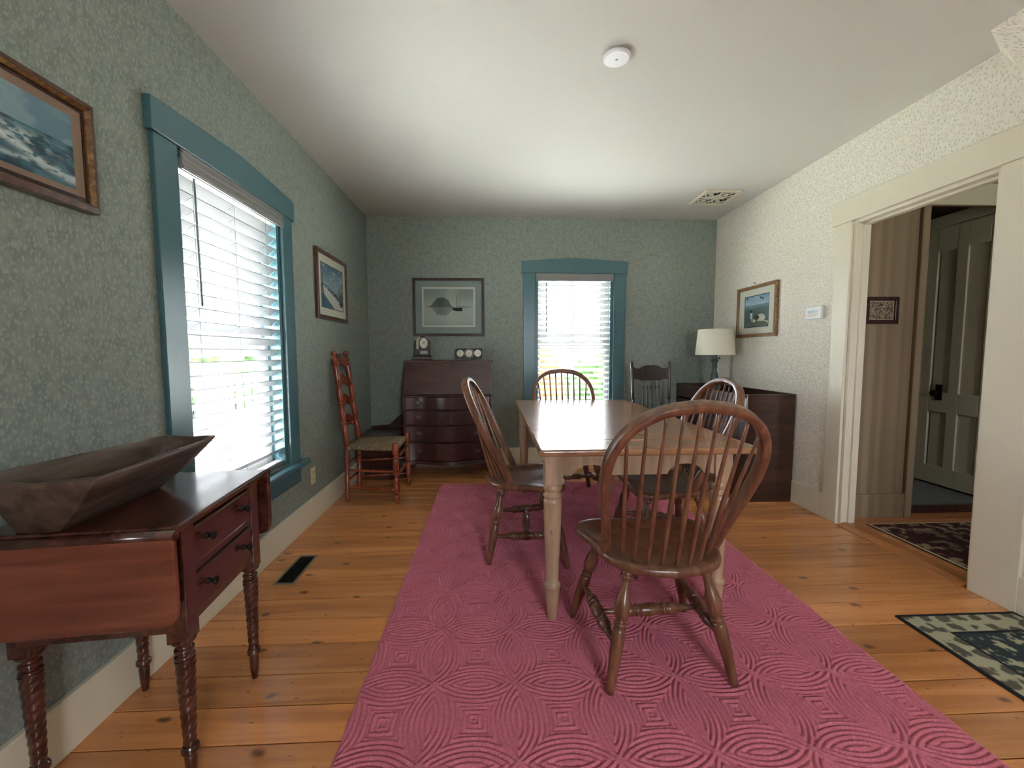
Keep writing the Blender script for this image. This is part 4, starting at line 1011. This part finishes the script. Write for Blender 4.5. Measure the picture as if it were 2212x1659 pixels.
picture('small_hall_print', 'small black framed sepia picture on the hallway wall beyond the doorway', 'hall', 2.538, 2.775, 1.362, 1.545, .027, .02, M['dkframe'], None, 0, scribble, (70, 55), glass=False)
nl = MB().tube([(XR-.001, 3.715, 1.782), (XR-.02, 3.715, 1.786)], .0025, n=8).lathe((XR-.018, 3.715, 1.786), (XR-.022, 3.715, 1.787), [(0, .006), (1, .006)], 10).build('picture_nail', M['brass'])
tag(nl, 'small brass nail above the gold framed bird picture', 'nail')

# ================================================================ FIXTURES
th = thing('thermostat', 'small white thermostat on the cream wall between the bird picture and the doorway', 'thermostat', (XR, 2.99, 1.455), 0)
MB().box(-.006, 0, -.068, .068, -.04, .04).build('wall_plate', M['plastic'], th)
MB().box(-.028, -.006, -.075, .075, -.045, .045).build('case', M['plastic'], th, bevel=.006)
MB().box(-.0295, -.0275, -.048, .048, -.002, .016).build('display', M['lcd'], th)
MB().box(-.0295, -.0275, -.05, .05, -.028, -.008).build('button_cover', M['matw'], th, bevel=.001)
ol = thing('wall_outlet', 'ivory electrical outlet below and right of the left window', 'outlet', (XL, 2.973, .316), 0)
MB().box(0, .006, -.036, .036, -.06, .06).build('cover_plate', M['ivory'], ol, bevel=.003)
for z in (.024, -.024):
    s = MB().lathe((.005, 0, z), (.0085, 0, z), [(0, .0165), (1, .0158)], 20).build('socket', M['ivory'], ol)
    MB().box(.0082, .0092, -.008, -.0055, z-.003, z+.006).box(.0082, .0092, .0055, .008, z-.003, z+.006).box(.0082, .0092, -.002, .002, z-.010, z-.006).build('slot', M['slot'], s)
fr_ = thing('floor_register', 'bronze floor heating register beside the left baseboard', 'vent', (-1.069, 2.265, 0), 0)
rg = MB(); 
for a_ in ((-.053, -.040, -.155, .155), (.040, .053, -.155, .155), (-.040, .040, -.155, -.140), (-.040, .040, .140, .155)): rg.box(a_[0], a_[1], a_[2], a_[3], .0004, .006)
rg.build('frame', M['bronze'], fr_, bevel=.002)
MB().box(-.040, .040, -.140, .140, .0004, .0012).build('black_duct_sheet', M['black'], fr_)  # solid black sheet under the louvres, painting in the dark of the duct
lv = MB()
for k in range(9): x = -.036+.009*k; lv.box(x-.0012, x+.0012, -.14, .14, .0012, .0045)
for k in range(5): y = -.112+.056*k; lv.box(-.04, .04, y-.0015, y+.0015, .0012, .0048)
lv.build('louvres', M['iron'], fr_)
cl = thing('ceiling_cover', 'round white blank cover plate on the ceiling', 'ceiling cover', (.582, 2.04, ZC), 0)
MB().lathe((0, 0, -.0015), (0, 0, -.024), smooth_prof([(0, .052), (.3, .052), (.4, .063), (.75, .063), (1, .055)], 3), 40).build('cover_disc', M['plastic'], cl)
MB().lathe((0, 0, -.024), (0, 0, -.0255), [(0, .006), (1, .004)], 12).build('screw', M['matg'], cl)
cv = thing('ceiling_vent', 'white scrollwork grille vent in the ceiling near the far right corner', 'vent', (1.985, 3.785, ZC), 0)
v_ = MB(); a_, b_ = .163, .172
for q in ((-a_, -a_+.03, -b_, b_), (a_-.03, a_, -b_, b_), (-a_+.03, a_-.03, -b_, -b_+.03), (-a_+.03, a_-.03, b_-.03, b_)): v_.box(q[0], q[1], q[2], q[3], -.014, 0)
v_.build('frame', M['trimw'], cv, bevel=.003)
MB().box(-a_+.03, a_-.03, -b_+.03, b_-.03, -.0015, -.0005).build('black_duct_sheet', M['black'], cv)  # black backing sheet; the duct's darkness is in its colour
g_ = MB()
def arc(cx, cy_, r, a0, a1, n=14): return [(cx+r*math.cos(a0+(a1-a0)*k/n), cy_+r*math.sin(a0+(a1-a0)*k/n), -.007) for k in range(n+1)]
for sx in (-1, 1):
    for sy_ in (-1, 1):
        g_.tube(arc(sx*.065, sy_*.07, .052, 0, 1.7*PI), .009, .003, 6); g_.tube(arc(sx*.065, sy_*.07, .022, .5, 1.6*PI), .008, .003, 6)
        g_.tube([(sx*.02, sy_*.02, -.007), (sx*.05, sy_*.055, -.007), (sx*.132, sy_*.14, -.007)], .008, .003, 6)
g_.tube(arc(0, 0, .032, 0, 2*PI), .009, .003, 6)
g_.tube([(-.13, 0, -.007), (.13, 0, -.007)], .008, .003, 6); g_.tube([(0, -.14, -.007), (0, .14, -.007)], .008, .003, 6)
g_.build('scrollwork', M['trimw'], cv)

# ================================================================ OUTSIDE
M['lawn'] = noisy('pale_sunlit_lawn', [(.35, 'c0c2b2'), (.65, 'd6d7ca')], 3)  # far paler than grass: sunlit brightness put into the colour for ceiling bounce
M['leaf'] = noisy('hedge_leaves', [(.35, '0f1a0a'), (.65, '2c461b')], 5)
M['orange'] = noisy('orange_shrub', [(.4, '3a1c0c'), (.6, '6b3a18')], 6)
gd = MB().box(-40, 40, -30, 45, -.75, -.65).build('ground', M['lawn']); struct(gd)
def shrub(name, lab, x, y, r, h, mat, seed):
    R = random.Random(seed); import bmesh
    bm = bmesh.new(); bmesh.ops.create_icosphere(bm, subdivisions=4, radius=1)
    ph = [R.uniform(0, 6) for _ in range(9)]
    for v in bm.verts:
        c = v.co; d = 1+.12*math.sin(5*c.x+ph[0])*math.sin(4*c.y+ph[1])+.08*math.sin(11*c.z+ph[2])*math.sin(9*c.x+ph[3])+.05*math.sin(23*c.y+ph[4])*math.sin(21*c.z+ph[5])
        v.co = Vector((c.x*d*r, c.y*d*r, (c.z*d+.9)*h/1.9))
    me = bpy.data.meshes.new(name); bm.to_mesh(me); bm.free(); me.materials.append(mat)
    o = bpy.data.objects.new(name, me); C.objects.link(o); o.location = (x, y, -.66); tag(o, lab, 'shrub'); return o
shrub('garden_shrub', 'green shrub seen dimly through the left window blind, left part', -9, 5.2, 2.6, 2.2, M['leaf'], 1)
shrub('garden_shrub', 'green shrub seen dimly through the left window blind, right part', -10, 13, 3.0, 2.3, M['leaf'], 2)
shrub('garden_shrub', 'orange brown shrub seen through the lower left of the far window blind', 1.0, 10.5, .8, 2.1, M['orange'], 3)
shrub('garden_shrub', 'green shrub seen through the lower right of the far window blind', 3.8, 13.0, 1.6, 2.0, M['leaf'], 4)
rl = thing('porch_railing', 'white porch railing outside the left window', 'railing', (-2.15, 0, 0), 0)
MB().box(-.03, .03, 1.2, 4.6, .93, .985).build('top_rail', M['white'], rl)
MB().box(-.025, .025, 1.2, 4.6, .12, .17).build('bottom_rail', M['white'], rl)
k = 0
y = 1.3
while y < 4.55: MB().box(-.017, .017, y-.017, y+.017, .17, .93).build('baluster', M['white'], rl); y += .125
for y in (1.25, 3.35, 4.55): MB().box(-.05, .05, y-.05, y+.05, -.64, 1.08).build('post', M['white'], rl)
dk2 = MB().box(-2.3, XL-T-.01, 1.0, 4.8, -.64, -.05).build('trim_4', M['white']); struct(dk2)
